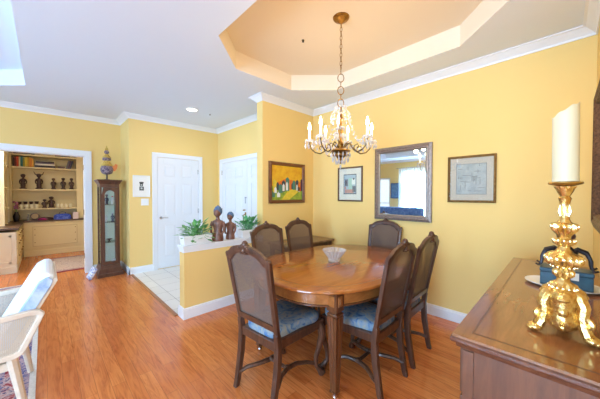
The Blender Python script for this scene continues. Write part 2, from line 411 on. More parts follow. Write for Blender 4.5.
# ------------------------------------------------------------------ doors (local: x width, z up, front at -y)
def door(name, loc, rz, leaves, hgt, label):
    root = bpy.data.objects.new(name, None); COL.objects.link(root); root.location = loc; root.rotation_euler = (0, 0, rz)
    struct(root, label, 'door')
    w_all = max(l[1] for l in leaves)
    c = .07
    b = MB().bx(-c, 0, -.024, 0, 0, hgt+c).bx(w_all, w_all+c, -.024, 0, 0, hgt+c).bx(0, w_all, -.024, 0, hgt, hgt+c)
    b.bx(-c-.008, -c+.012, -.032, 0, 0, hgt+c+.008).bx(w_all+c-.012, w_all+c+.008, -.032, 0, 0, hgt+c+.008).bx(-c, w_all+c, -.032, 0, hgt+c-.012, hgt+c+.008)
    b.build('casing', TRIM, root, bevel=.003)
    for x0, x1, handed in leaves:
        x0 += .004; x1 -= .004; W = x1-x0
        b = MB().bx(x0, x1, -.006, -.001, .012, hgt-.004)
        st = .105*W/.75
        xs = [(x0+st, x0+W/2-st*.45), (x0+W/2+st*.45, x1-st)]
        zs = [(.22, .82), (.96, 1.58), (1.68, hgt-.12)]
        b.bx(x0, x0+st, -.016, -.006, .012, hgt-.004).bx(x1-st, x1, -.016, -.006, .012, hgt-.004).bx(xs[0][1], xs[1][0], -.016, -.006, .012, hgt-.004)
        zz = [.012]+[q for z in zs for q in z]+[hgt-.004]
        for k in range(0, 8, 2):
            for xa, xb in xs: b.bx(xa, xb, -.016, -.006, zz[k], zz[k+1])
        lf = b.build('door_leaf', DOORW, root, bevel=.002)
        for xa, xb in xs:
            for za, zb in zs:
                g = .022
                p = MB().rings([[(xa+g, -.006, za+g), (xb-g, -.006, za+g), (xb-g, -.006, zb-g), (xa+g, -.006, zb-g)],
                                [(xa+2*g, -.014, za+2*g), (xb-2*g, -.014, za+2*g), (xb-2*g, -.014, zb-2*g), (xa+2*g, -.014, zb-2*g)]])
                p.build('panel', DOORW, lf)
        hx = x1 if handed == 'L' else x0
        for z in (.22, 1.0, 1.78):
            MB().bx(hx-.012, hx+.012, -.020, -.0162, z, z+.09).tube([(hx, -.022, z), (hx, -.022, z+.09)], .006).build('hinge', CHROME, root)
    return root
d1 = door('door_1', (1.46, YD, .006), 0, [(0, .76, 'L')], 2.055, 'white six-panel closet door in the entry')
b = MB().lathe([(.026, 0), (.026, .008), (.012, .01), (.012, .05)], n=14)
for i, p in enumerate(b.v): b.v[i] = (p[0], -p[2], p[1])
b.tube([(0, -.048, 0), (.05, -.05, 0), (.11, -.05, -.004)], [.009, .008, .006])
b.build('door_handle', CHROME, d1, True, loc=(.06, -.0162, .945))
d2 = door('door_2', (XF, 4.99, .006), -PI/2, [(0, .935, 'R'), (.935, 1.86, 'L')], 2.02, 'white six-panel double front doors in the entry')
b = MB().bx(-.012, .012, -.008, 0, -.06, .06).bx(-.012, .06, -.016, -.008, .04, .055)
b.build('swing_latch', CHROME, d2, loc=(.885, -.0165, 1.27))
b = MB().bx(-.02, .02, -.006, 0, .06, .22).tube([(0, -.006, .19), (0, -.045, .17), (0, -.05, .10), (0, -.045, .02), (0, -.006, 0)], .008).lathe([(.022, -.01), (.026, .0), (.022, .01)], (0, -.03, .26), 12)
b.build('door_handle', BRASS, d2, True, loc=(.885, -.0165, .83))

# ------------------------------------------------------------------ windows and curtains behind the camera (seen in the mirror)
PANE = clear('window_pane', (250, 253, 255), .05)
def window(name, axis, c, a0, a1, z0, z1, label, nx):
    root = bpy.data.objects.new(name, None); COL.objects.link(root); struct(root, label, 'window')
    b = MB(); p = MB()
    def add(bb, u0, u1, w0, w1, d0, d1):
        if axis == 'x': bb.bx(c+d0, c+d1, u0, u1, w0, w1)
        else: bb.bx(u0, u1, c+d0, c+d1, w0, w1)
    for u in (a0, a1-.06): add(b, u, u+.06, z0, z1, -.1, -.03)
    for w in (z0, z1-.06): add(b, a0, a1, w, w+.06, -.1, -.03)
    for k in range(1, nx): u = a0+(a1-a0)*k/nx; add(b, u-.02, u+.02, z0, z1, -.085, -.045)
    add(b, a0, a1, (z0+z1)/2-.02, (z0+z1)/2+.02, -.085, -.045)
    b.build('window_frame', TRIM, root); add(p, a0+.03, a1-.03, z0+.03, z1-.03, -.067, -.063)
    p.build('pane', PANE, root)
window('window_1', 'x', XW, W1[0], W1[1], 0.0, 2.3, 'tall window behind sheer curtains, seen in the mirror', 2)
window('window_2', 'x', XW, W2[0], W2[1], 0.0, 2.3, 'wide window of the living room behind the camera', 4)
window('window_3', 'x', XW, 5.02, 5.6, 0.0, 2.08, 'narrow glazed door, seen in the mirror', 1)
window('window_4', 'y', YS, -3.2, 0.0, .25, 2.5, 'wide unseen south window behind the camera', 4)
def sheer_mat():
    m, nt, b = nodes('sheer_curtain'); nt.nodes.remove(b)
    a = N(nt, 'ShaderNodeBsdfTranslucent'); a.inputs[0].default_value = (.9, .93, .97, 1)
    d = N(nt, 'ShaderNodeBsdfDiffuse'); d.inputs[0].default_value = (.9, .92, .95, 1)
    t = N(nt, 'ShaderNodeBsdfTransparent'); m1 = N(nt, 'ShaderNodeMixShader'); m2 = N(nt, 'ShaderNodeMixShader')
    m1.inputs[0].default_value = .5; m2.inputs[0].default_value = .45
    nt.links.new(a.outputs[0], m1.inputs[1]); nt.links.new(d.outputs[0], m1.inputs[2]); nt.links.new(m1.outputs[0], m2.inputs[1]); nt.links.new(t.outputs[0], m2.inputs[2])
    nt.links.new(m2.outputs[0], nt.nodes['Material Output'].inputs[0]); return m
SHEER = sheer_mat()
b = MB(); ys = [3.36+.012*i for i in range(108)]
for i in range(107):
    f = lambda k: XW+.07+.028*math.sin(k*.75)+.01*math.sin(k*.31)
    b.quad((f(i), ys[i], .03), (f(i+1), ys[i+1], .03), (f(i+1), ys[i+1], 2.42), (f(i), ys[i], 2.42))
o = b.build('sheer_curtain', SHEER, smooth=True, recalc=False); tag(o, 'white sheer curtain over the tall window, seen in the mirror', 'curtain')
b = MB().tube([(XW+.07, 3.3, 2.44), (XW+.07, 4.72, 2.44)], .014); b.build('curtain_rod', CHROME, o)

# ------------------------------------------------------------------ pictures
def framed(name, loc, rz, w, h, fw, dep, fm, label, cat, bevelled=True):
    root = thing(name, label, cat, loc, rz)
    b = MB(); o_ = [(-w/2, -h/2), (w/2, -h/2), (w/2, h/2), (-w/2, h/2)]
    i_ = [(-w/2+fw, -h/2+fw), (w/2-fw, -h/2+fw), (w/2-fw, h/2-fw), (-w/2+fw, h/2-fw)]
    m1 = [(x*(1-.9*fw/w), z*(1-.9*fw/h)) for x, z in o_]
    R = [[(x, -.002, z) for x, z in o_], [(x, -dep*.75, z) for x, z in o_], [(x, -dep, z) for x, z in m1], [(x, -dep*.8, z) for x, z in [((a[0]*.4+c_[0]*.6), (a[1]*.4+c_[1]*.6)) for a, c_ in zip(o_, i_)]],
         [(x, -dep*.85, z) for x, z in [((a[0]*.15+c_[0]*.85), (a[1]*.15+c_[1]*.85)) for a, c_ in zip(o_, i_)]], [(x, -dep*.4, z) for x, z in i_], [(x, -.002, z) for x, z in i_]]
    b.rings(R, closed=True)
    b.build('frame', fm, root)
    return root, w-2*fw, h-2*fw
def sheet(root, name, w, h, y, m, x=0, z=0):
    return MB().bx(x-w/2, x+w/2, y, y+.002, z-h/2, z+h/2).build(name, m, root)
PAPER = mat('print_paper', (238, 234, 226), .7); MATB = mat('picture_mount', (236, 226, 214), .8)

r, w, h = framed('village_painting', (2.605, YP, 1.555), 0, .71, .60, .05, .035, wood('painting_frame_wood', (128, 76, 40), (88, 48, 24), .4, 'x'), 'yellow village painting in a dark wood frame on the orange wall', 'painting')
pc = [mat('paint_yellow', (236, 190, 40), .6, col2=(214, 150, 26), vscale=9), mat('paint_green', (170, 186, 62), .6, col2=(108, 138, 46), vscale=14), mat('paint_orange', (222, 116, 40), .6),
      mat('paint_white', (226, 228, 226), .6), mat('paint_dark', (54, 66, 74), .6), mat('paint_teal', (78, 128, 110), .6), mat('paint_gold', (232, 206, 70), .6, col2=(206, 186, 50), vscale=20), mat('paint_plum', (88, 52, 66), .6)]
b = MB(); y = -.012
b.m(0).quad((-w/2, y, -h/2), (w/2, y, -h/2), (w/2, y, h/2), (-w/2, y, h/2))
def pp(mi, pts, k): b.m(mi).quad(*[(x*w, y-.0004*k, z*h) for x, z in pts])
pp(1, [(-.5, -.5), (.5, -.5), (.5, -.22), (.1, -.15), (-.5, -.1)], 1)
pp(6, [(-.2, -.5), (.05, -.5), (.42, -.22), (.08, -.14)], 2)
pp(2, [(-.3, .02), (-.05, .14), (.3, .05), (.3, -.1), (-.3, -.1)], 1)
pp(7, [(.42, -.24), (.5, -.24), (.5, .14), (.44, .12)], 3)
for x0, bw, z0, zt, mi in [(-.46, .1, -.28, .1, 6), (-.36, .08, -.22, .02, 4), (-.42, .07, -.3, -.12, 3), (-.29, .12, -.3, -.03, 5), (-.19, .11, -.26, .08, 4), (-.17, .07, -.24, -.02, 3), (-.07, .12, -.24, .18, 5), (-.06, .07, -.22, .04, 3),
                           (.05, .09, -.2, .0, 2), (.12, .08, -.18, .02, 4), (.16, .1, -.2, .1, 5), (.2, .06, -.2, -.02, 3), (.27, .1, -.2, .12, 4), (.29, .05, -.22, -.02, 3), (.36, .08, -.24, .06, 2), (.36, .05, -.26, -.08, 3), (-.5, .1, -.42, -.22, 5), (-.34, .1, -.42, -.26, 3)]:
    pp(mi, [(x0, z0), (x0+bw, z0), (x0+bw, zt-.06), (x0+bw/2, zt), (x0, zt-.06)], 3+(x0*10) % 2)
b.build('canvas', pc, r, recalc=False)

r, w, h = framed('small_print', (XM, 2.19, 1.535), -PI/2, .425, .50, .022, .025, wood('print_frame_brown', (112, 80, 54), (70, 46, 28), .4, 'x'), 'small portrait street print in a brown frame beside the room corner', 'picture')
sheet(r, 'mount', w, h, -.008, MATB)
pr = [mat('print_sky', (176, 190, 200), .7), mat('print_grey', (112, 118, 128), .7), mat('print_rose', (206, 150, 140), .7), mat('print_mint', (176, 206, 190), .7), PAPER, mat('print_ink', (70, 72, 84), .7)]
b = MB(); A, B_ = .22, .29
def q(mi, x0, x1, z0, z1, k=1): b.m(mi).quad((x0*A, -.0085-.0004*k, z0*B_), (x1*A, -.0085-.0004*k, z0*B_), (x1*A, -.0085-.0004*k, z1*B_), (x0*A, -.0085-.0004*k, z1*B_))
q(5, -.5, .5, -.5, .5); q(0, -.46, .46, -.46, .46, 2); q(3, -.1, .2, -.3, .3, 3); q(1, -.4, -.15, -.1, .25, 3); q(4, .15, .42, -.02, .25, 4); q(2, -.4, .3, -.44, -.26, 4); q(5, -.36, -.25, -.02, .18, 5); q(5, .24, .36, .22, .3, 5); q(1, .2, .44, -.4, -.1, 4); q(2, -.42, -.3, -.25, -.12, 5)
b.build('print', pr, r, recalc=False); sheet(r, 'glazing', w, h, -.014, GLASS)

r, w, h = framed('large_print', (XM, .685, 1.548), -PI/2, .43, .49, .024, .03, GILT, 'pale line-drawing print in a speckled gilt frame nearest the sideboard', 'picture')
sheet(r, 'mount', w, h, -.007, MATB)
b = MB(); A, B_ = .27, .32
pr2 = [mat('drawing_paper', (222, 230, 232), .7, col2=(176, 194, 204), vscale=10), mat('drawing_line', (92, 112, 132), .7)]
b.m(0); q(0, -.5, .5, -.5, .5)
for k in range(26):
    x0 = random.uniform(-.48, .4); z0 = random.uniform(-.45, .45); L_ = random.uniform(.08, .3)
    if k % 2: q(1, x0, min(.5, x0+L_), z0, z0+.012, 2)
    else: q(1, x0, x0+.014, z0, min(.48, z0+L_), 2)
for e in (-.5, .49): q(1, e, e+.012, -.5, .5, 3); q(1, -.5, .5, e, e+.012, 3)
b.build('print', pr2, r, recalc=False); sheet(r, 'glazing', w, h, -.017, clear('picture_glass', (250, 252, 252), .14))

r, w, h = framed('entry_print', (1.215, YD, 1.523), 0, .265, .375, .012, .02, mat('white_frame', (236, 236, 234), .4), 'small white-framed print of a dark figure left of the closet door', 'picture')
sheet(r, 'mount', w, h, -.008, PAPER)
b = MB(); A, B_ = .265, .375
q(0, -.13, .13, -.2, -.02, 1); q(0, -.1, .08, .0, .14, 1); q(0, -.13, .12, .13, .2, 2); q(1, -.06, .05, -.14, -.06, 3); q(1, -.05, .03, .03, .09, 3)
b.build('print', [mat('print_charcoal', (66, 70, 66), .7), mat('print_pale', (196, 198, 192), .7)], r, recalc=False)

r, w, h = framed('wall_mirror', (XM, 1.422, 1.525), -PI/2, .715, .925, .062, .04, mat('pewter_frame', (164, 150, 142), .38, .5, col2=(118, 104, 98), vscale=60, bump=.3), 'large rectangular mirror in a pewter-brown frame on the yellow wall', 'mirror')
sheet(r, 'mirror_glass', w, h, -.014, MIRROR)
b = MB()
for s in (1, .985):
    k = .0
b.rings([[(x, -.030, z) for x, z in [(-w/2-.004, -h/2-.004), (w/2+.004, -h/2-.004), (w/2+.004, h/2+.004), (-w/2-.004, h/2+.004)]], [(x, -.022, z) for x, z in [(-w/2+.008, -h/2+.008), (w/2-.008, -h/2+.008), (w/2-.008, h/2-.008), (-w/2+.008, h/2-.008)]],
         [(x, -.0145, z) for x, z in [(-w/2-.004, -h/2-.004), (w/2+.004, -h/2-.004), (w/2+.004, h/2+.004), (-w/2-.004, h/2+.004)]]], closed=True)
b.build('inner_moulding', mat('silver_liner', (170, 166, 158), .35, .7), r)

r, w, h = framed('carved_mirror', (2.0, YR, 1.60), PI, 1.0, .84, .085, .05, mat('carved_brown_gilt', (120, 84, 54), .45, .4, col2=(66, 42, 28), vscale=70, bump=.8), 'carved brown frame at the right edge above the sideboard', 'mirror')
sheet(r, 'mirror_glass', w, h, -.014, MIRROR)

r, w, h = framed('blue_picture', (XW, 4.78, 1.55), PI/2, .42, .62, .05, .03, mat('blue_frame', (70, 96, 130), .5), 'blue picture beside the sheer curtain, seen in the mirror', 'picture')
sheet(r, 'print', w, h, -.012, mat('blue_print', (110, 150, 176), .6, col2=(70, 104, 140), vscale=14))

# light switch, sprinklers, recessed lamp
r = thing('light_switch', 'white double light switch plate left of the closet door', 'light switch', (1.265, YD, 1.245))
MB().bx(-.06, .06, -.006, 0, -.06, .06).build('plate', WHITE, r, bevel=.002)
for x in (-.025, .025): MB().bx(x-.006, x+.006, -.014, -.006, -.012, .012).build('toggle', WHITE, r)
for (x, y, z, l) in [(2.017, 4.232, CH, 'small dark sprinkler dot beside the lit recessed ceiling lamp'), (1.877, 1.87, TH, 'small dark sprinkler dot inside the peach ceiling tray')]:
    r = thing('sprinkler', l, 'sprinkler', (x, y, z))
    MB().lathe([(.016, 0), (.015, -.004)], n=14).build('plate', CHROME, r); MB().lathe([(.007, -.004), (.008, -.014), (.011, -.017), (.011, -.02)], n=10).build('head', BLACK, r)
r = thing('recessed_light', 'lit round recessed ceiling lamp over the entry', 'ceiling light', (1.71, 4.223, CH))
MB().rings([[(R_*math.cos(2*PI*j/24), R_*math.sin(2*PI*j/24), z) for j in range(24)] for R_, z in [(.075, 0), (.075, -.004), (.095, -.004), (.095, 0)]], closed=True).build('trim_ring', TRIM, r)
MB().lathe([(.075, -.001), (.074, -.002)], n=24).build('lamp', mat('lamp_glow', (255, 250, 240), .5, emit=(255, 246, 232), estr=9), r)
r0 = r
for k, (x, y, l) in enumerate([(1.02, .42, 'added unseen ceiling lamp brightening the near end of the sideboard'), (1.95, .10, 'added unseen ceiling lamp brightening the candlestick')]):
    dup(r0, (x, y, CH), 0, l)
    area('sideboard_fill', (x, y, CH-.012), (0, 0, 0), .15, .15, 5.5, (1, .80, .56))  # warm fill added with its unseen fixture to brighten the sideboard end
area('entry_downlight', (1.71, 4.223, CH-.012), (0, 0, 0), .15, .15, 6, (1, .94, .86))

# ------------------------------------------------------------------ dining table
TX, TY = 1.985, 1.49
r = thing('dining_table', 'oval polished wood dining table in the middle of the room', 'table', (TX, TY, 0))
def sup(a, b_, z, n=72, e=2.6):
    o_ = []
    for j in range(n):
        t = 2*PI*j/n; c, s = math.cos(t), math.sin(t)
        o_.append((a*math.copysign(abs(c)**(2/e), c), b_*math.copysign(abs(s)**(2/e), s), z))
    return o_
A_, B2 = .84, .625
b = MB().rings([sup(A_-.03, B2-.03, .728), sup(A_-.008, B2-.008, .732), sup(A_, B2, .740), sup(A_, B2, .748), sup(A_-.006, B2-.006, .757), sup(A_-.014, B2-.014, .76)])
top = b.build('tabletop', TABLEW, r, True)
b = MB().bx(-.0012, .0012, -.605, .605, .7598, .7604); b.build('leaf_joint', mat('joint_dark', (92, 52, 26), .5), top)
inl = MB(); o1, o2 = sup(A_-.075, B2-.075, .7603), sup(A_-.081, B2-.081, .7603)
for j in range(72): inl.quad(o1[j], o1[(j+1) % 72], o2[(j+1) % 72], o2[j])
inl.build('inlay', mat('inlay_dark', (120, 70, 34), .3), top)
b = MB().rings([sup(A_-.07, B2-.07, .628), sup(A_-.07, B2-.07, .728), sup(A_-.10, B2-.10, .728), sup(A_-.10, B2-.10, .628)], closed=True)
ap = b.build('apron', TABLEB, r, True)
b = MB()
for z in (.628, .716): b.rings([sup(A_-.062, B2-.062, z), sup(A_-.062, B2-.062, z+.012), sup(A_-.072, B2-.072, z+.012), sup(A_-.072, B2-.072, z)], closed=True)
b.build('apron_moulding', TABLEL, ap, True)
def sq(h, z, fl=0):
    o_ = []
    for (sx, sy) in ((1, 0), (0, 1), (-1, 0), (0, -1)):
        for k in range(7):
            t = -1+2*k/7; d = h-(fl if k in (2, 4) or k == 6 and 0 else 0)
            p = (d*sx-t*h*sy, d*sy+t*h*sx)
            o_.append((p[0], p[1], z))
    return o_
leg_m = MB().rings([sq(.041, .60), sq(.041, .722)])
leg_m.rings([sq(.030, .583), sq(.030, .60)]); leg_m.rings([sq(.037, .565), sq(.041, .575), sq(.037, .585)])
leg_m.rings([sq(.040, .555, .006), sq(.040, .562, .006)]); leg_m.rings([sq(.022, .045, .004), sq(.039, .53, .006), sq(.041, .557, .006)])
leg_m.rings([sq(.026, .040), sq(.026, .052)])
LEGS = [(-.59, -.415), (-.63, .395), (.645, -.385), (.645, .40)]
first = None
for (lx, ly) in LEGS:
    if first is None:
        lg = leg_m.build('leg', TABLEL, r); first = lg
        ra = MB().bx(-.024, .024, -.0455, -.041, .635, .705).bx(-.012, .012, -.049, -.0455, .652, .688).bx(-.0455, -.041, -.024, .024, .635, .705).bx(-.049, -.0455, -.012, .012, .652, .688).build('rosette', TABLEB, lg, bevel=.003)
        fe = MB().lathe([(.017, .042), (.020, .03), (.017, .02), (.020, .012), (.012, 0)], n=12).build('foot', CHROME, lg, True)
    else:
        lg = first.copy(); COL.objects.link(lg); lg.parent = r
        for g in list(first.children): d = g.copy(); COL.objects.link(d); d.parent = lg
    lg.location = (lx, ly, 0)

# fluted crystal bowl
b = MB(); n = 36
def star(R_, z, k=.0): return [((R_+(k if j % 2 else -k))*math.cos(2*PI*j/n), (R_+(k if j % 2 else -k))*math.sin(2*PI*j/n), z) for j in range(n)]
b.rings([star(.05, 0), star(.056, .012, .001), star(.05, .022, .002), star(.072, .055, .004), star(.108, .108, .007), star(.102, .108, .007), star(.066, .058, .004), star(.042, .028, .002)])
o = b.build('crystal_bowl', CRYSTAL, loc=(1.925, 1.5, .7606)); tag(o, 'fluted clear crystal bowl in the middle of the dining table', 'bowl')

# ------------------------------------------------------------------ dining chairs (local: faces +x)
def make_chair(label):
    r = thing('dining_chair', label, 'chair', group='tall cane-backed dining chairs round the table')
    lean = lambda z: -.245-max(0, z-.42)*.155-max(0, z-.42)**2*.06
    W = .222
    def arc(w, zb, hgt, n=14): return [(w*math.cos(PI*(1-i/n)), zb+hgt*math.sin(PI*i/n)) for i in range(n+1)]
    outer = [(-.205, .47), (-W, .935), (-W-.004, .97), (-W+.008, .985), (-.195, .98), (-.186, .995)] + arc(.176, .985, .066, 14)[1:-1] + [(.186, .995), (.195, .98), (W-.008, .985), (W+.004, .97), (W, .935), (.205, .47)]
    inner = [(-.168, .47), (-.182, .915), (-.182, .93), (-.172, .94), (-.163, .935), (-.158, .945)] + arc(.150, .940, .062, 14)[1:-1] + [(.158, .945), (.163, .935), (.172, .94), (.182, .93), (.182, .915), (.168, .47)]
    def P(p, d): return (lean(p[1])+d, p[0], p[1])
    b = MB(); n = len(outer)
    R = []
    for i in range(n):
        o_, i_ = outer[i], inner[i]; md = ((o_[0]+i_[0])/2, (o_[1]+i_[1])/2)
        R.append([P(o_, -.010), P(o_, .014), P(md, .020), P(i_, .012), P(i_, -.010), P(md, -.017)])
    b.rings(R)
    for z0, z1 in ((.505, .545),):
        b.rings([[(lean(z0)-.014, s, z0), (lean(z0)+.016, s, z0), (lean(z1)+.016, s, z1), (lean(z1)-.014, s, z1)] for s in (-.176, .176)])
    fr = b.build('back_frame', DKWOOD, r, True)
    b = MB(); z = 1.045; x = lean(z)
    for dy, dz, ry, rz_ in [(0, .012, .020, .026), (-.022, .0, .016, .016), (.022, 0, .016, .016), (-.045, -.010, .018, .010), (.045, -.010, .018, .010), (0, -.03, .012, .026), (-.02, -.045, .016, .008), (.02, -.045, .016, .008)]:
        b.ell((x+.002, dy, z+dz), (.022, ry, rz_), 10, 6)
    b.build('crest_carving', DKWOOD, fr, True)
    b = MB(); ip = [(p[0], p[1]) for p in inner]; ip[0] = (-.17, .54); ip[-1] = (.17, .54)
    b.rings([[P(p, -.003) for p in ip], [P(p, .004) for p in ip]])
    b.build('cane_panel', CANE, r)
    def post(pts, sz):
        return MB().rings([[(x+dx*sx, y+dy*sy, z) for dx, dy in ((-1, -1), (1, -1), (1, 1), (-1, 1))] for (x, y, z), (sx, sy) in zip(pts, sz)])
    for s in (-1, 1):
        post([(-.298, s*.186, 0), (-.285, s*.186, .05), (-.252, s*.187, .25), (-.243, s*.187, .40), (lean(.49), s*.187, .49)], [(.017, .016), (.018, .017), (.021, .019), (.021, .019), (.018, .019)]).build('leg', DKWOOD, r, bevel=.004)
    for s in (-1, 1):
        b = MB().tube([(.190, s*.190, .40), (.205, s*.205, .355), (.207, s*.207, .30), (.192, s*.192, .22), (.175, s*.175, .14), (.175, s*.175, .075), (.195, s*.195, .035), (.205, s*.205, .012), (.205, s*.205, 0)],
                      [.026, .031, .028, .021, .017, .017, .021, .025, .020], 10)
        b.ell((.211, s*.211, .02), (.022, .022, .02)); b.build('leg', DKWOOD, r, True)
    def trap(f, g, bk, z): return [(g, -f, z), (g, f, z), (-.255, bk, z), (-.255, -bk, z)]
    MB().rings([trap(.212, .216, .172, .365), trap(.216, .220, .176, .43)]).build('seat_rail', DKWOOD, r, bevel=.006)
    def cush(k, z):
        o_ = []
        for j in range(32):
            t = 2*PI*j/32; c, s = math.cos(t), math.sin(t); e = .36
            x = math.copysign(abs(c)**e, c); y = math.copysign(abs(s)**e, s)
            hw = .192+.020*(x+1)/2
            o_.append((-.012+.236*x*k, y*(hw*(.86 if x < 0 else 1))*k, z))
        return o_
    MB().rings([cush(.97, .431), cush(.99, .440), cush(.99, .468), cush(.96, .482), cush(.88, .490), cush(.5, .497), cush(.1, .499)]).build('seat_cushion', SEATF, r, True)
    b = MB()
    for s in (-1, 1):
        b.tube([(-.278, s*.178, .10), (-.22, s*.16, .115), (-.14, s*.11, .125), (-.05, s*.085, .125), (.04, s*.095, .12), (.12, s*.132, .105), (.178, s*.172, .085)], [.014, .015, .016, .018, .016, .015, .014], 8)
        b.ell((-.05, s*.082, .128), (.024, .022, .02))
    b.tube([(-.05, -.08, .125), (-.05, .08, .125)], .013)
    b.build('stretcher', DKWOOD, r, True)
    return r
GRP = 'tall cane-backed dining chairs round the table'
c0 = make_chair('tall cane-backed dining chair nearest the camera at the left end of the table')
c0.location = (1.282, 1.476, 0); c0.rotation_euler = (0, 0, math.radians(5))
dup(c0, (1.762, 1.125, 0), PI/2, 'tall cane-backed dining chair on the near long side, left of two, back to the camera', GRP)
dup(c0, (2.262, 1.125, 0), PI/2+.02, 'tall cane-backed dining chair on the near long side closest to the sideboard', GRP)
dup(c0, (1.80, 2.005, 0), -PI/2+.03, 'tall cane-backed dining chair on the far long side, nearer the potted plants', GRP)
dup(c0, (2.366, 2.09, 0), -PI/2-.02, 'tall cane-backed dining chair on the far long side below the village painting', GRP)
dup(c0, (2.775, 1.612, 0), PI, 'tall cane-backed dining chair at the right end under the pewter mirror', GRP)

# ------------------------------------------------------------------ chandelier
CX, CY = 1.88, 1.40
r = thing('chandelier', 'crystal and brass chandelier with lit candle bulbs over the dining table', 'chandelier', (CX, CY, 0))
MB().lathe([(.072, TH), (.07, TH-.008), (.055, TH-.014), (.06, TH-.02), (.035, TH-.03), (.02, TH-.045), (.008, TH-.05)], n=24).build('canopy', BRASS, r, True)
b = MB(); z = TH-.045; k = 0
def link(z0, ln, w, ang, rr):
    pts = [(w*math.cos(t)*math.cos(ang), w*math.cos(t)*math.sin(ang), z0-ln/2+ln/2*math.sin(t)) for t in [2*PI*i/14 for i in range(14)]]
    b.tube(pts, rr, 6, closed=True)
while z > 2.50:
    link(z, .045, .009, k*PI/2+.3, .0028); z -= .037; k += 1
for i in range(3):
    link(z+.004, .05, .005, PI/4, .003); z -= .040
    link(z, .072, .027, -PI/4, .004); z -= .070
ZT = z
b.build('chain', BRASS, r, True)
MB().lathe([(.004, ZT+.004), (.01, ZT-.01), (.006, ZT-.03), (.014, 2.08), (.02, 2.06), (.010, 2.04), (.016, 1.98), (.026, 1.95), (.012, 1.91), (.012, 1.86), (.03, 1.83), (.022, 1.80), (.05, 1.785), (.085, 1.775), (.088, 1.765), (.05, 1.755), (.06, 1.74), (.075, 1.735), (.075, 1.727), (.04, 1.72), (.018, 1.69), (.012, 1.665), (.006, 1.655)], n=20).build('column', BRASS, r, True)
b = MB()
for i in range(12):
    a = 2*PI*i/12
    b.tube([(.012*math.cos(a), .012*math.sin(a), 2.10), (.05*math.cos(a), .05*math.sin(a), 2.13), (.085*math.cos(a), .085*math.sin(a), 2.09)], .003, 5)
    for zz in (2.07, 2.035): b.octa((.085*math.cos(a), .085*math.sin(a), zz), .012, .016)
    b.octa((.05*math.cos(a), .05*math.sin(a), 2.15), .010, .014)
    b.octa((.035*math.cos(a+.2), .035*math.sin(a+.2), 1.97), .009, .018); b.octa((.045*math.cos(a+.2), .045*math.sin(a+.2), 1.90), .010, .020)
b.build('crystal_crown', CRYSTAL, r)['kind'] = 'stuff'
b = MB()
for i in range(14):
    a = 2*PI*i/14
    b.octa((.085*math.cos(a), .085*math.sin(a), 1.735), .010, .02); b.octa((.07*math.cos(a), .07*math.sin(a), 1.695), .010, .022)
    b.octa((.04*math.cos(a), .04*math.sin(a), 1.67), .009, .018)
b.octa((0, 0, 1.63), .013, .022); b.tube([(0, 0, 1.65), (0, 0, 1.62)], .002, 5)
b.build('crystal_drops', CRYSTAL, r)['kind'] = 'stuff'
FLAME = mat('candle_bulb', (255, 244, 220), .4, emit=(255, 236, 200), estr=16)
SLEEVE = mat('candle_sleeve', (250, 246, 232), .5, emit=(255, 244, 222), estr=.6)
ARMB = mat('chandelier_bronze', (132, 110, 70), .4, .8, col2=(92, 74, 44), vscale=40)
yaw = -math.radians(44.52)
for k, (th, R_, dz) in enumerate([(0, .275, 0), (180, .275, 0), (-44, .265, 0), (-136, .265, 0), (66, .27, .04), (114, .27, .04), (90, .13, .1)]):
    a = math.radians(th)+yaw; c, s = math.cos(a), math.sin(a); f = R_/.275
    def Q(rad, z): return (rad*c*f, rad*s*f, z)
    p = [(.03, 1.79), (.055, 1.825), (.085, 1.84), (.11, 1.81), (.14, 1.765), (.18, 1.745), (.225, 1.755), (.262, 1.79), (.275, 1.83+dz), (.275, 1.848+dz)]
    b = MB().tube([Q(*t) for t in p], [.0055]*8+[.005, .007], 7)
    b.tube([Q(.14, 1.765), Q(.15, 1.80), Q(.18, 1.81), Q(.19, 1.79), Q(.175, 1.78)], .004, 6)
    arm = b.build('arm', ARMB, r, True)
    cx, cy = R_*c, R_*s
    MB().lathe([(.008, 1.845+dz), (.034, 1.855+dz), (.040, 1.866+dz), (.034, 1.862+dz), (.012, 1.857+dz)], (cx, cy, 0), 12).build('bobeche', CRYSTAL, arm, True)
    MB().lathe([(.011, 1.857+dz), (.011, 1.945+dz)], (cx, cy, 0), 10).build('candle_sleeve', SLEEVE, arm, True)
    MB().lathe([(.006, 1.945+dz), (.014, 1.965+dz), (.012, 1.985+dz), (.003, 2.02+dz)], (cx, cy, 0), 10).build('bulb', FLAME, arm, True)
    b = MB()
    for j in range(7):
        t = 2*PI*j/7; b.octa((cx+.040*math.cos(t), cy+.040*math.sin(t), 1.848+dz), .009, .014); b.octa((cx+.040*math.cos(t), cy+.040*math.sin(t), 1.812+dz), .013, .020)
    for j in range(1, 9):
        t = j/9; rr = .085+(R_-.085-.03)*t; b.octa((rr*c, rr*s, 2.04*(1-t)+1.865*t-.11*math.sin(PI*t)*.9), .011, .012)
    for j in range(1, 6):
        t = j/6; rr = R_*(1-t)+.08*t; b.octa((rr*math.cos(a+.42*t), rr*math.sin(a+.42*t), 1.84-.07*math.sin(PI*t)), .011, .014)
    b.build('crystal_strand', CRYSTAL, arm)['kind'] = 'stuff'
    if k < 6: point('bulb_light', (CX+cx*1.22, CY+cy*1.22, 2.05+dz), 2.9, (1, .74, .44), .03)

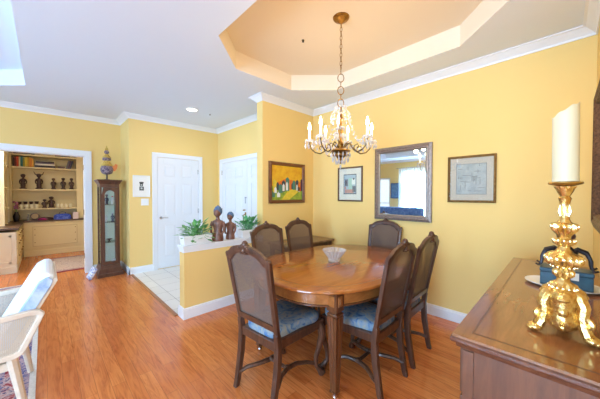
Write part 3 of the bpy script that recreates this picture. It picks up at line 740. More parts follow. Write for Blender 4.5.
# ------------------------------------------------------------------ sideboard
r = thing('sideboard', 'long walnut sideboard with inlaid top along the right wall', 'sideboard', (0, 0, 0))
SX0, SX1, SY0, SY1 = 1.085, 2.80, YR+.005, .295
b = MB()
def rc(o_, z): return [(SX0-o_, SY0, z), (SX1+o_, SY0, z), (SX1+o_, SY1+o_, z), (SX0-o_, SY1+o_, z)]
b.rings([rc(-.006, .8505), rc(-.006, .860)])
top = b.build('top', SIDET, r)
b = MB().rings([rc(-.03, .805), rc(-.018, .812), rc(-.015, .825), rc(-.004, .830), rc(0, .836), rc(0, .846), rc(-.005, .8505)])
b.build('edge_moulding', wood('sideboard_edge_wood', (118, 70, 46), (84, 46, 32), .25, 'x', coat=.3), top)
b = MB()
for g, w_ in ((.058, .003), (.064, .0015)):
    x0, x1, y0, y1 = SX0+g, SX1-g, SY0+.03, SY1-g
    b.bx(x0, x1, y1-w_, y1, .8598, .8604).bx(x0, x0+w_, y0, y1, .8598, .8604).bx(x1-w_, x1, y0, y1, .8598, .8604)
b.build('inlay', mat('sideboard_inlay', (84, 50, 30), .4), top)
bx0, bx1, by0, by1 = SX0+.035, SX1-.035, SY0, SY1-.035
MB().bx(bx0, bx1, by0, by1, .07, .806).build('case', SIDEW, r)
b = MB().bx(bx0-.012, bx1+.012, by0, by1+.012, .0, .085); b.build('plinth', SIDEW, r, bevel=.004)
for k in range(4):
    w_ = (bx1-bx0-.05)/4; x0 = bx0+.025+k*w_
    d = MB().bx(x0+.005, x0+w_-.005, by1, by1+.016, .10, .60).bx(x0+.06, x0+w_-.06, by1+.016, by1+.022, .16, .54).build('door', SIDEW, r, bevel=.003)
    MB().lathe([(.006, 0), (.012, .012), (.006, .02)], n=10).build('knob', BRASS, d, True, loc=(x0+(w_-.03 if k % 2 == 0 else .03), by1+.028, .36))
    d = MB().bx(x0+.005, x0+w_-.005, by1, by1+.016, .615, .79).build('drawer', SIDEW, r, bevel=.003)
    MB().tube([(x0+w_/2-.05, by1+.016, .705), (x0+w_/2-.03, by1+.035, .69), (x0+w_/2+.03, by1+.035, .69), (x0+w_/2+.05, by1+.016, .705)], .005).build('handle', BRASS, d, True)
# thin corner mouldings on the end panel
b = MB().bx(bx0-.006, bx0, by0+.01, by0+.035, .09, .80).bx(bx0-.006, bx0, by1-.035, by1-.002, .09, .80); b.build('corner_stile', SIDEW, r)

# ------------------------------------------------------------------ gilt candlestick, candle
KX, KY, KZ = 1.385, -.002, .8605
r = thing('candlestick', 'tall ornate gilt candlestick with scrolled tripod base on the sideboard', 'candlestick', (KX, KY, KZ), math.radians(0))
zz = lambda y: 1.38-(y-195.0)/268.0-KZ
pf = [(30, 288), (27, 284), (15, 281), (13, 278), (21, 275), (22, 271), (15, 268), (27, 266), (37, 262), (39, 258), (34, 255), (20, 252), (13, 248), (12, 246), (22, 243), (23, 240), (13, 238), (15, 235), (25, 230), (28, 226), (26, 223.5), (15, 222), (11, 219), (9.5, 215), (10, 205), (12, 200), (14, 198), (10, 196), (16, 192), (19, 189), (22, 186)]
b = MB(); n = 28; R = []
for wpx, y in pf:
    rad = wpx*.5/378; amp = .10 if wpx > 20 else .03
    R.append([(rad*(1+amp*math.cos(j*PI))*math.cos(2*PI*j/n), rad*(1+amp*math.cos(j*PI))*math.sin(2*PI*j/n), zz(y)) for j in range(n)])
b.rings(R)
b.build('stem', GOLD, r, True)
BEADM = mat('beading_gold', (252, 232, 180), .22, .9)
for (wpx, y, cnt, e) in ((39, 258, 18, .0055), (28, 226, 14, .0045), (23, 240, 12, .004), (27, 266, 14, .004), (30, 287, 16, .0045)):
    b = MB()
    for j in range(cnt):
        t = 2*PI*j/cnt; b.ell((wpx*.5/378*math.cos(t), wpx*.5/378*math.sin(t), zz(y)), (e, e, e*1.5), 7, 5)
    b.build('beading', BEADM, r, True)
b = MB()
for j in range(6):
    t = 2*PI*j/6
    b.tube([(.012*math.cos(t), .012*math.sin(t), zz(216)), (.017*math.cos(t), .017*math.sin(t), zz(211)), (.013*math.cos(t), .013*math.sin(t), zz(204))], [.004, .005, .002], 6)
b.build('leaf_collar', BEADM, r, True)
MB().lathe([(.02, zz(186)), (.045, zz(184)), (.048, zz(183)), (.047, zz(181.8))], n=28).build('drip_pan', mat('drip_pan_gold', (190, 150, 80), .35, .9), r, True)
b = MB().rings([[(q_*math.cos(2*PI*j/18+PI)*(1+.16*math.cos(3*2*PI*j/18)), q_*math.sin(2*PI*j/18+PI)*(1+.16*math.cos(3*2*PI*j/18)), z) for j in range(18)] for q_, z in [(.042, zz(287)), (.058, zz(291)), (.060, zz(297)), (.052, zz(306)), (.056, zz(313)), (.062, zz(319)), (.052, zz(325)), (.034, zz(329))]])
b.build('base_body', GOLD, r, True)
def spiral(c, a0, r0, r1, turns, ang, n=16):
    out = []
    for i in range(n+1):
        t = i/n; rad = r0*(1-t)+r1*t; th = a0+turns*2*PI*t
        u, z = c[0]+rad*math.cos(th), c[1]+rad*math.sin(th); out.append((u*math.cos(ang), u*math.sin(ang), z))
    return out
for k in range(3):
    a = PI+2*PI*(k+.5)/3
    U = lambda u, z: (u*math.cos(a), u*math.sin(a), z)
    b = MB().tube([U(.026, zz(290)), U(.05, zz(294)), U(.062, zz(302)), U(.058, zz(312)), U(.066, zz(322)), U(.079, zz(330)), U(.084, .022), U(.086, .0132)], [.015, .019, .018, .017, .018, .018, .016, .013], 8)
    b.tube(spiral((.046, zz(303)), 1.4, .024, .005, 1.4, a), .009, 6); b.tube(spiral((.066, zz(317)), 2.6, .023, .005, -1.4, a), .009, 6)
    b.build('leg', GOLD, r, True)
    b = MB().ell(U(.085, .0165), (.024, .024, .0163)).ell(U(.099, .013), (.014, .014, .0128)); b.build('foot', GOLD, r, True)
    a2 = a+PI/3; V = lambda u, z: (u*math.cos(a2), u*math.sin(a2), z)
    b = MB().ell(V(.050, zz(309)), (.018, .018, .024)); b.tube(spiral((.058, zz(322)), .5, .017, .004, 1.2, a2), .008, 6); b.ell(V(.056, zz(296)), (.020, .020, .012)); b.build('cartouche', GOLD, r, True)
b = MB(); n = 32; cz = KZ+zz(181.5); R = []
for i in range(7):
    z = .285*i/6; rad = .0365
    R.append([(rad*math.cos(2*PI*j/n)+.0*i, rad*math.sin(2*PI*j/n)+.010*z, z) for j in range(n)])
tp = [(.0365*math.cos(2*PI*j/n), .0365*math.sin(2*PI*j/n)) for j in range(n)]
R[-1] = [(x, y+.003, .262-.62*y+.003*math.sin(5*j)) for j, (x, y) in enumerate(tp)]
R.append([(x*.8, y*.8+.003, .255-.55*y) for x, y in tp]); R.append([(x*.3, y*.3+.003, .247-.5*y*.3) for x, y in tp])
b.rings(R)
o = b.build('pillar_candle', IVORY, smooth=True, loc=(KX, KY, cz+.0005)); tag(o, 'thick ivory pillar candle with slanted melted top on the gilt candlestick', 'candle')
MB().tube([(0, .003, .245), (.001, .005, .258)], .0015, 5).build('wick', BLACK, o)

# white oval dish, teal box and bronze ornament behind the candlestick
b = MB().rings([[(k_*.13*math.cos(2*PI*j/36), k_*.165*math.sin(2*PI*j/36), z) for j in range(36)] for k_, z in [(.55, 0), (.8, .003), (1.0, .014), (1.0, .018), (.8, .007), (.1, .007)]])
o = b.build('oval_dish', WHITE, smooth=True, loc=(2.10, -.002, .8605)); tag(o, 'white oval dish under the teal box on the sideboard', 'dish')
TEAL = mat('teal_lacquer', (34, 84, 106), .35, col2=(22, 56, 78), vscale=20)
r = thing('lidded_box', 'teal lacquered box standing on the white dish', 'box', (2.10, -.012, .8695))
MB().bx(-.060, .060, -.104, .104, 0, .075).build('body', TEAL, r, bevel=.004)
l_ = MB().bx(-.062, .062, -.106, .106, .0755, .098).build('lid', TEAL, r, bevel=.004)
MB().bx(-.066, -.064, -.05, -.02, .05, .09).build('label_plate', mat('pale_plate', (226, 226, 216), .5), l_)
r = thing('bronze_ornament', 'dark bronze ornament with curling legs and plum knob on the teal box', 'ornament', (2.10, -.010, .968))
for k in range(4):
    a = PI/4+PI/2*k; U = lambda u, z: (u*.5*math.cos(a), u*math.sin(a)*1.35, z)
    MB().tube([U(.02, .09), U(.05, .11), (U(.085, .095)), U(.10, .06), U(.102, .02), U(.115, .006), U(.128, .014)], [.012, .012, .011, .009, .007, .007, .005], 8).build('leg', DARKM, r, True)
MB().lathe([(.012, .07), (.05, .085), (.052, .10), (.03, .115), (.018, .13), (.02, .14)], n=16).build('tray', DARKM, r, True)
MB().lathe([(.018, .14), (.034, .16), (.04, .185), (.030, .21), (.014, .222), (.018, .235), (.010, .25)], n=16).build('knob', mat('plum_glaze', (92, 52, 60), .35, var=.4, vscale=30), r, True)

# ------------------------------------------------------------------ corner console
STONE = mat('console_top', (150, 118, 92), .2, col2=(112, 84, 64), vscale=12)
r = thing('console_table', 'dark narrow console table in the corner under the village painting', 'table', (2.66, 2.66, 0))
MB().bx(-.44, .46, -.225, .235, .69, .718).build('top', STONE, r, bevel=.004)
MB().bx(-.41, .43, -.20, .21, .625, .69).build('apron', DKWOOD, r)
for sx in (-.39, .41):
    for sy in (-.185, .195): MB().rings([[(sx+d*h_, sy+e*h_, z) for d, e in ((-1, -1), (1, -1), (1, 1), (-1, 1))] for h_, z in ((.017, 0), (.024, .69))]).build('leg', DKWOOD, r)
MB().bx(-.37, .39, -.17, .18, .17, .19).build('shelf', DKWOOD, r)

# ------------------------------------------------------------------ planters and busts on the half wall
CAPZ = .8125
def foliage(n, sx, sy, hmin, hmax, droop, mat_, parent, lw=.058):
    b = MB()
    for k in range(n):
        x = random.uniform(-sx, sx); y = random.uniform(-sy, sy); a = random.uniform(0, 2*PI); h_ = random.uniform(hmin, hmax)
        out = random.uniform(.02, .08); tip = Vector((x+out*math.cos(a), y+out*math.sin(a), h_*(1-abs(x)/sx*.35))); root = Vector((x*.8, y*.6, 0))
        if random.random() < droop: tip = Vector((x*1.0+out*math.cos(a)*1.1, y+math.copysign(.075, math.sin(a)), random.uniform(-.05, .03)))
        b.tube([root, (root+tip)/2+Vector((0, 0, .015)), tip], .0018, 4)
        d = (tip-root); d.z *= .3; d = d.normalized() if d.length > 1e-4 else Vector((1, 0, 0)); sd = d.cross(Vector((0, 0, 1))).normalized(); L_ = random.uniform(.055, .095); w_ = lw*random.uniform(.7, 1.1)
        tilt = Vector((0, 0, random.uniform(-.03, .03)))
        m_ = tip+d*L_*.45+tilt*.5
        b.quad(tip, m_+sd*w_*.5+Vector((0, 0, .006)), tip+d*L_+tilt, m_); b.quad(tip, m_, tip+d*L_+tilt, m_-sd*w_*.5+Vector((0, 0, .006)))
    return b.build('foliage', mat_, parent, recalc=False)
r = thing('potted_plant', 'white rectangular planter of trailing ivy at the end of the half wall', 'plant', (1.25, 2.985, CAPZ))
b = MB().rings([[(sx*k_, sy*k2, z) for sx, sy in ((-1, -1), (1, -1), (1, 1), (-1, 1))] for k_, k2, z in [(.155, .058, 0), (.168, .068, .105), (.160, .060, .105), (.150, .054, .08)]]); b.build('planter', WHITE, r, bevel=.003)
MB().bx(-.145, .145, -.05, .05, .078, .088).build('soil', SOIL, r)
f = foliage(105, .085, .045, .03, .15, .2, LEAF, r); f.location = (0, 0, .085)
r = thing('potted_plant', 'white square pot of leafy green plant behind the second chair from the entry', 'plant', (1.965, 2.995, CAPZ))
b = MB().rings([[(sx*k_, sy*k2, z) for sx, sy in ((-1, -1), (1, -1), (1, 1), (-1, 1))] for k_, k2, z in [(.12, .058, 0), (.135, .068, .10), (.128, .060, .10), (.118, .054, .08)]]); b.build('planter', WHITE, r, bevel=.003)
MB().bx(-.11, .11, -.05, .05, .078, .088).build('soil', SOIL, r)
f = foliage(85, .10, .045, .04, .16, .1, LEAF2, r); f.location = (0, 0, .085)
def bust(loc, k, label, hair):
    r = thing('carved_bust', label, 'statue', loc, math.radians(-50))
    b = MB().loft([(0, 0, 0, .072*k, .058*k), (.03*k, 0, 0, .076*k, .060*k), (.09*k, 0, 0, .066*k, .050*k), (.14*k, 0, .004, .054*k, .040*k), (.19*k, 0, .004, .066*k, .044*k), (.235*k, 0, .002, .078*k, .046*k), (.262*k, 0, 0, .066*k, .038*k), (.275*k, 0, 0, .032*k, .028*k), (.29*k, 0, 0, .022*k, .024*k), (.325*k, 0, -.004*k, .022*k, .024*k)])
    for s in (-1, 1): b.tube([(s*.070*k, 0, .25*k), (s*.088*k, -.004, .20*k), (s*.086*k, -.01, .14*k), (s*.072*k, -.03*k, .10*k), (s*.03*k, -.055*k, .10*k)], [.020*k, .019*k, .016*k, .015*k, .012*k])
    b.ell((0, -.012*k, .365*k), (.046*k, .052*k, .056*k), 14, 8); b.ell((0, -.058*k, .352*k), (.008*k, .012*k, .012*k))
    b.build('body', CARVED, r, True)
    h_ = MB().ell((0, .008*k, .385*k), (.056*k, .060*k, .064*k), 14, 8)
    if hair: h_.ell((0, .008*k, .42*k), (.044*k, .046*k, .036*k), 12, 6).ell((0, .008*k, .45*k), (.012*k, .012*k, .016*k), 8, 5)
    else: h_.ell((.02*k, .012*k, .41*k), (.030*k, .032*k, .022*k), 10, 6).ell((-.016*k, .012*k, .412*k), (.028*k, .030*k, .020*k), 10, 6)
    h_.build('headdress', mat('blue_patina', (92, 128, 168), .5, col2=(58, 74, 108), vscale=40), r, True)
bust((1.512, 2.975, CAPZ), .94, 'taller carved wooden bust with blue headdress on the half wall', True)
bust((1.688, 2.985, CAPZ), .78, 'shorter carved wooden bust with blue hair on the half wall', False)

# ------------------------------------------------------------------ curio cabinet
GX0, GX1, GY0, GY1 = .625, .945, 5.34, 5.70
r = thing('curio_cabinet', 'tall narrow glass curio cabinet in dark wood by the corner', 'cabinet', ((GX0+GX1)/2, (GY0+GY1)/2, 0))
hw, hd = .132, .165
b = MB()
def rr(a, d, z): return [(-a, -d, z), (a, -d, z), (a, d, z), (-a, d, z)]
b.rings([rr(hw+.045, hd+.035, 0), rr(hw+.045, hd+.035, .05), rr(hw+.03, hd+.022, .065), rr(hw+.018, hd+.018, .13), rr(hw+.008, hd+.008, .15), rr(hw+.002, hd+.002, .19)])
b.build('base', CURIOW, r)
b = MB().rings([rr(hw, hd, 1.50), rr(hw, hd, 1.55), rr(hw+.012, hd+.012, 1.565), rr(hw+.03, hd+.03, 1.60), rr(hw+.04, hd+.04, 1.61), rr(hw+.04, hd+.04, 1.625)]); b.build('crown', CURIOW, r)
b = MB()
for sx in (-1, 1):
    for sy in (-1, 1): b.bx(sx*hw-(.022 if sx > 0 else 0), sx*hw+(.022 if sx < 0 else 0), sy*hd-(.022 if sy > 0 else 0), sy*hd+(.022 if sy < 0 else 0), .19, 1.50)
b.build('corner_posts', CURIOW, r)
# door with arched glass
b = MB(); n = 12
hole = [(-.072, .25), (.072, .25)] + [(.072*math.cos(PI*i/n), 1.37+.075*math.sin(PI*i/n)) for i in range(n+1)]
outr = [(-.11, .2), (.11, .2)] + [(.11, 1.37)] + [(.11-.22*i/(n-1)*1.0, 1.495) for i in range(n-1)] + [(-.11, 1.37)]
outr = outr[:len(hole)]; 
while len(outr) < len(hole): outr.append((-.11, 1.37))
b.rings([[(x, -hd-.012, z) for x, z in outr], [(x, -hd-.012, z) for x, z in hole], [(x, -hd+.006, z) for x, z in hole], [(x, -hd+.006, z) for x, z in outr]], closed=True)
dr = b.build('door', CURIOW, r)
MB().bx(-.074, .074, -hd-.003, -hd, .25, 1.45).build('door_glass', GLASS, dr)
MB().lathe([(.006, 0), (.009, .012), (.004, .018)], n=8).build('knob', BRASS, dr, True, loc=(.09, -hd-.02, .85))
for s in (-1, 1): MB().bx(s*(hw-.012)-.002, s*(hw-.012)+.002, -hd+.022, hd-.022, .19, 1.5).build('side_glass', GLASS, r)
MB().bx(-hw+.022, hw-.022, hd-.012, hd-.008, .19, 1.5).build('back_panel', mat('lit_wall_mint', (214, 228, 216), .5), r)  # added panel, its pale mint imitates the lit wall seen through the glass
SH = [.56, .90, 1.20]
for z in SH: MB().bx(-hw+.024, hw-.024, -hd+.024, hd-.024, z, z+.006).build('shelf', clear('shelf_glass', (226, 240, 236), .12), r)
gx, gy = (GX0+GX1)/2, (GY0+GY1)/2
def figure(name, loc, h_, m_, label, cat, rz=0, m2=None, group=None):
    r = thing(name, label, cat, loc, rz, group)
    k = h_/.3
    wd = 1.12 if name == 'carved_figure' else (1.5 if name == 'carved_bust' else 1.0)
    b = MB().loft([(0, 0, 0, .045*k, .036*k), (.02*k, 0, 0, .046*k, .036*k), (.03*k, 0, 0, .03*k, .024*k), (.09*k, 0, 0, .034*k, .028*k), (.13*k, 0, 0, .026*k, .024*k), (.18*k, 0, 0, .04*k, .028*k), (.2*k, 0, 0, .034*k, .024*k), (.215*k, 0, 0, .014*k, .014*k), (.23*k, 0, 0, .014*k, .014*k)], 12)
    for s in (-1, 1): b.tube([(s*.034*k, 0, .19*k), (s*.044*k, 0, .15*k), (s*.038*k, -.02*k, .11*k), (s*.014*k, -.034*k, .12*k)], .010*k, 6)
    b.ell((0, 0, .255*k), (.028*k, .03*k, .034*k), 10, 6); b.ell((0, -.03*k, .25*k), (.006*k, .008*k, .008*k), 6, 4)
    b.v = [(x*wd, y*wd, z) for x, y, z in b.v]; b.build('body', m_, r, True)
    MB().ell((0, .006*k, .275*k), (.034*k*wd, .034*k*wd, .03*k), 10, 6).build('headdress', m2 or m_, r, True)
    return r
PORC = mat('porcelain_white', (226, 230, 234), .25); RED = mat('red_glaze', (170, 50, 46), .4); NAVY = mat('navy_glaze', (52, 66, 100), .35)
figure('figurine', (gx-.03, gy-.05, 1.2065), .17, NAVY, 'dark blue figurine on the top shelf of the curio cabinet, left', 'figurine')
figure('figurine', (gx+.05, gy-.06, 1.2065), .14, PORC, 'white and red figurine on the top shelf of the curio cabinet, right', 'figurine', m2=RED)
figure('figurine', (gx+.05, gy-.06, .9065), .16, NAVY, 'blue figurine on the middle shelf of the curio cabinet', 'figurine', m2=PORC)
figure('figurine', (gx-.04, gy-.02, .9065), .12, PORC, 'small white figurine on the middle shelf of the curio cabinet', 'figurine')
o = MB().lathe([(.02, 0), (.022, .006), (.008, .012), (.012, .03), (.05, .05), (.046, .05), (.01, .035)], n=16).build('footed_dish', DARKM, smooth=True, loc=(gx, gy-.05, .5665)); tag(o, 'dark footed dish on the lowest glass shelf of the curio cabinet', 'dish')
o = MB().lathe([(.03, 0), (.045, .02), (.04, .05), (.02, .065), (.024, .08)], n=16).build('small_vase', PORC, smooth=True, loc=(gx+.06, gy-.08, .1905)); tag(o, 'white small vase on the floor of the curio cabinet, right', 'vase')
o = MB().lathe([(.04, 0), (.05, .012), (.03, .03), (.02, .034)], n=16).build('small_bowl', mat('brown_glaze', (120, 72, 50), .3), smooth=True, loc=(gx-.05, gy-.06, .1905)); tag(o, 'brown small bowl on the floor of the curio cabinet, left', 'bowl')

# tiered folk ornament on the cabinet
r = thing('folk_ornament', 'tiered patterned folk ornament with orange wing on the curio cabinet', 'ornament', (gx-.02, gy-.04, 1.6255))
PATT = fabric('patterned_glaze', [(48, 38, 62), (84, 70, 98), (170, 150, 150), (70, 44, 60)], 30); OCH = fabric('ochre_glaze', [(122, 92, 36), (196, 160, 70), (226, 200, 124)], 24)
MB().lathe([(.045, 0), (.045, .008), (.014, .014), (.011, .10)], n=14).build('stand', DARKM, r, True)
MB().lathe([(.03, .09), (.07, .11), (.088, .15), (.092, .19), (.08, .225), (.07, .235)], n=20).build('round_body', PATT, r, True)
MB().lathe([(.075, .234), (.085, .245), (.065, .275), (.045, .31), (.04, .325)], n=20).build('shoulder', OCH, r, True)
MB().lathe([(.042, .325), (.06, .335), (.062, .365), (.052, .375)], n=18).build('collar', PATT, r, True)
MB().lathe([(.058, .375), (.06, .385), (.032, .42), (.018, .44)], n=18).build('upper_tier', OCH, r, True)
MB().lathe([(.018, .44), (.032, .455), (.036, .475), (.022, .50)], n=14).build('head', PATT, r, True)
MB().lathe([(.022, .50), (.026, .51), (.010, .55), (.003, .585)], n=12).build('spire', OCH, r, True)
MB().prism([(.06, .17), (.11, .15), (.14, .20), (.15, .26), (.12, .285), (.10, .25), (.07, .235)], -.03, -.012, 'xz').build('wing', mat('orange_wing', (232, 138, 76), .5), r, bevel=.005)
# blue and white ceramic piece leaning on the cabinet base
BW = fabric('blue_white_glaze', [(54, 76, 150), (130, 150, 206), (232, 236, 242), (240, 242, 246)], 22)
tr = Matrix.Translation((.535, 5.40, .083)) @ Matrix.Rotation(math.radians(28), 4, 'Y') @ Matrix.Rotation(math.radians(8), 4, 'Z')
o = MB().bx(-.02, .02, -.085, .085, -.085, .10, tr).build('ceramic_plaque', BW, bevel=.008); tag(o, 'blue and white ceramic plaque leaning against the curio cabinet base', 'ceramic')

# ------------------------------------------------------------------ rugs
def rug(name, x0, x1, y0, y1, bands, label, z=.0):
    b = MB(); H_ = .011
    def loop(g, z_): return [(x0+g, y0+g, z_), (x1-g, y0+g, z_), (x1-g, y1-g, z_), (x0+g, y1-g, z_)]
    b.m(0); b.rings([loop(0, z), loop(0, z+H_)], cap=False)
    gs = [g for g, _ in bands]+[None]
    for i, (g, _) in enumerate(bands):
        b.m(i); A = loop(g, z+H_)
        if gs[i+1] is None: b.quad(*A)
        else:
            B = loop(gs[i+1], z+H_)
            for j in range(4): b.quad(A[j], A[(j+1) % 4], B[(j+1) % 4], B[j])
    o = b.build(name, [m_ for _, m_ in bands], recalc=False); return tag(o, label, 'rug')
RC = mat('rug_cream', (226, 220, 214), .95, var=.1, vscale=60); RN = fabric('rug_navy', [(40, 48, 104), (66, 74, 132), (190, 160, 160), (56, 62, 116)], 26); RR_ = fabric('rug_red', [(120, 30, 48), (160, 54, 66), (206, 180, 176), (70, 60, 110), (140, 40, 56)], 16)
rug('area_rug', -2.4, -.06, 2.02, 5.72, [(0, RC), (.035, RN), (.10, RR_), (.17, RN), (.2, RR_)], 'red and navy patterned rug with cream edge under the armchair')
RP = fabric('rug_pink', [(112, 78, 88), (150, 112, 116), (186, 160, 152), (92, 72, 92)], 26)
rug('den_rug', .0, .84, 6.22, 7.62, [(0, mat('rug_wine', (150, 60, 70), .95)), (.03, RP), (.13, fabric('rug_grey', [(120, 100, 112), (176, 150, 146), (206, 190, 178), (110, 84, 100)], 30))], 'faded pink and grey rug just inside the den')

# ------------------------------------------------------------------ armchair at the left edge (faces -x)
CF = mat('bleached_wood_frame', (222, 204, 184), .5, var=.08, vscale=20)
r = thing('cane_armchair', 'pale cane-sided armchair with white and blue cushions at the left edge', 'armchair', (-.42, 2.56, .0))
def side(y, nm):
    o_ = [(.415, .645), (.392, .672), (.35, .68), (-.24, .645), (-.285, .62), (-.30, .58), (-.30, .44), (-.28, .41), (.29, .415), (.32, .43), (.335, .455)]
    cxm = sum(p[0] for p in o_)/len(o_); czm = sum(p[1] for p in o_)/len(o_)
    i_ = []
    n = len(o_)
    for i in range(n):
        a, p, c = Vector(o_[i-1]), Vector(o_[i]), Vector(o_[(i+1) % n]); t1 = (p-a).normalized(); t2 = (c-p).normalized(); nn = Vector((-(t1+t2).y, (t1+t2).x)).normalized()
        q_ = p+nn*.032
        if (q_-Vector((cxm, czm))).length > (p-Vector((cxm, czm))).length: q_ = p-nn*.032
        i_.append(tuple(q_))
    R = [[(x, y-.018, z) for x, z in o_], [(x, y+.018, z) for x, z in o_], [(x, y+.014, z) for x, z in i_], [(x, y-.014, z) for x, z in i_]]
    fr = MB().rings(R, closed=True).build('side_frame', CF, r, bevel=.006)
    MB().prism([(x, z) for x, z in i_], y-.004, y+.004, 'xz').build('cane_panel', CANEW, fr)
side(-.31, 'near'); side(.31, 'far')
for x, lx in ((-.25, -.27), (.27, .33)):
    for y in (-.295, .295): MB().tube([(lx, y, .017), (x, y, .43)], [.017, .026], 8).build('leg', CF, r, True)
MB().bx(-.29, .28, -.29, .29, .34, .39).build('seat_frame', CF, r, bevel=.006)
MB().bx(-.30, .22, -.285, .285, .391, .48).build('seat_cushion', BLUEF, r, bevel=.03)
def backsec(u0, u1, hy, t0): 
    return None
b = MB()
# reclined back: thick white pad with a blue edge, rounded top
pts = [(.16, .44), (.26, .44), (.43, .76), (.462, .835), (.455, .872), (.42, .882), (.375, .855), (.35, .81)]
b.prism(pts, -.27, .27, 'xz'); b.build('back_cushion', WHITEF, r, bevel=.025)
MB().prism([(.245, .44), (.272, .44), (.475, .825), (.472, .848), (.455, .84)], -.285, .285, 'xz').build('back_frame', CF, r, bevel=.004)
pts2 = [(.19, .47), (.262, .47), (.445, .80), (.455, .832), (.43, .858), (.39, .835)]
MB().prism(pts2, -.292, -.268, 'xz').build('blue_gusset', BLUEF, r, bevel=.006)

# ------------------------------------------------------------------ den built-ins
BX0, BX1, BYF, BYB = -.50, .68, 8.32, 8.66
r = thing('built_in_bookcase', 'cream built-in bookcase above the counter on the den back wall', 'bookcase', (0, 0, 0))
MB().bx(BX1-.12, BX1, BYF, BYB, .80, 2.45).build('side_panel', CREAM, r); MB().bx(BX0-.06, BX0, BYF, BYB, .80, 2.45).build('side_panel', CREAM, r)
MB().bx(BX0, BX1-.12, BYB-.02, BYB, .80, 2.45).build('back_panel', CREAM, r)
SZ = [1.06, 1.495, 1.985, 2.26]
for z in SZ: MB().bx(BX0, BX1-.12, BYF+.01, BYB-.02, z-.03, z).build('shelf', CREAM, r)
MB().bx(BX0, BX1-.12, BYF, BYB-.02, 2.36, 2.45).build('cornice', CREAM, r)
r = thing('base_cabinet', 'cream built-in cabinet below the counter on the den back wall', 'cabinet', (0, 0, 0))
MB().bx(-.34, .68, 8.25, 8.66, .10, .755).build('body', CREAM, r); MB().bx(-.34, .68, 8.235, 8.66, 0, .12).build('plinth', CREAM, r, bevel=.005)
d = MB().bx(-.24, .60, 8.235, 8.25, .17, .70).build('drop_front', CREAM, r, bevel=.003)
b = MB()
for (x0, x1, z0, z1) in ((-.20, .56, .21, .225), (-.20, .56, .645, .66), (-.20, -.185, .21, .66), (.545, .56, .21, .66)): b.bx(x0, x1, 8.227, 8.235, z0, z1)
b.build('panel_moulding', mat('cream_deep_moulding', (212, 190, 142), .5), d)  # moulding in a darker cream than the cabinet
b = MB()
for x in (-.16, .52):
    for z in (.30, .47, .6): b.ell((x, 8.226, z), (.010, .009, .010), 8, 5)
b.build('knob', BRASS, d, True)
r = thing('side_cabinet', 'pale cream built-in cabinet below the counter at the left of the den', 'cabinet', (0, 0, 0))
MB().bx(-1.2, -.36, 6.72, 8.66, .10, .715).build('body', CREAM2, r); MB().bx(-1.2, -.355, 6.71, 8.66, 0, .11).build('plinth', CREAM2, r)
b = MB()
for (x0, x1, z0, z1) in ((-.95, -.42, .17, .20), (-.95, -.42, .63, .66), (-.95, -.92, .17, .66), (-.45, -.42, .17, .66)): b.bx(x0, x1, 6.708, 6.72, z0, z1)
b.build('end_panel_moulding', CREAM2, r)
for k in range(4):
    y0 = 6.80+k*.36
    for (z0, z1) in ((.13, .40), (.42, .56), (.575, .70)):
        d = MB().bx(-.36, -.345, y0, y0+.34, z0, z1).build('drawer', CREAM, r, bevel=.003)
        MB().ell((-.335, y0+.17, (z0+z1)/2), (.012, .012, .012), 8, 5).build('knob', BRASS, d, True)
o = MB().prism([(-1.22, 6.69), (-.33, 6.69), (-.33, 8.215), (.70, 8.215), (.70, 8.66), (-1.22, 8.66)], .757, .79).build('countertop', COUNTER, bevel=.004); tag(o, 'brown L-shaped countertop on the den cabinets', 'countertop')
for n_, zz_ in (('side_cabinet', .04),): pass
r = thing('side_bookcase', 'cream built-in bookcase standing on the left end of the den counter', 'bookcase', (0, 0, 0))
MB().bx(-1.2, -.525, 7.2, 7.24, .7905, 2.45).build('side_panel', CREAM2, r); MB().bx(-1.2, -.53, 8.16, 8.2, .7905, 2.45).build('side_panel', CREAM2, r)
MB().bx(-1.2, -1.18, 7.24, 8.16, .7905, 2.45).build('back_panel', CREAM, r)
MB().bx(-.56, -.52, 7.68, 7.72, .7905, 2.45).build('divider', CREAM, r)
for z in (1.12, 1.52, 1.95, 2.35): MB().bx(-1.18, -.53, 7.24, 8.16, z-.03, z).build('shelf', CREAM, r)

BK = [('dark brown', (70, 50, 44), .030, .20), ('maroon', (120, 44, 44), .026, .215), ('red', (196, 70, 44), .030, .225), ('cream', (226, 210, 170), .022, .21), ('teal', (30, 108, 112), .034, .225),
      ('olive', (150, 150, 60), .026, .20), ('yellow', (226, 196, 70), .036, .21), ('mustard', (206, 160, 50), .028, .225), ('orange', (230, 140, 50), .034, .20), ('amber', (240, 176, 70), .028, .19)]
x = BX0+.012
for nm, col, w_, h_ in BK:
    r = thing('book', nm+' book upright on the top den shelf', 'book', (x+w_/2, 8.45, SZ[2]+.0005), group='upright books on the top den shelf')
    MB().bx(-w_/2, w_/2, -.075, .075, 0, h_).build('cover', mat('book_'+nm.replace(' ', '_'), col, .6), r, bevel=.002)
    MB().bx(-w_/2+.004, w_/2-.004, -.07, .076, .004, h_+.0005).build('pages', PAPER, r)
    x += w_+.003
for k, (nm, col, dz, th) in enumerate([('charcoal', (62, 56, 66), 0, .05), ('white', (224, 218, 210), .0505, .035), ('violet', (88, 74, 104), .086, .03), ('black', (48, 44, 50), .1165, .03)]):
    r = thing('book', nm+' book lying flat in the stack on the top den shelf', 'book', (.02, 8.45, SZ[2]+.0005+dz), group='flat books on the top den shelf')
    MB().bx(-.17+.006*k, .17-.006*k, -.09, .09, 0, th).build('cover', mat('book_flat_'+nm, col, .6), r, bevel=.002)
    MB().bx(-.1705+.006*k, .1705-.006*k, -.085, .0905, .004, th-.004).build('pages', PAPER, r)
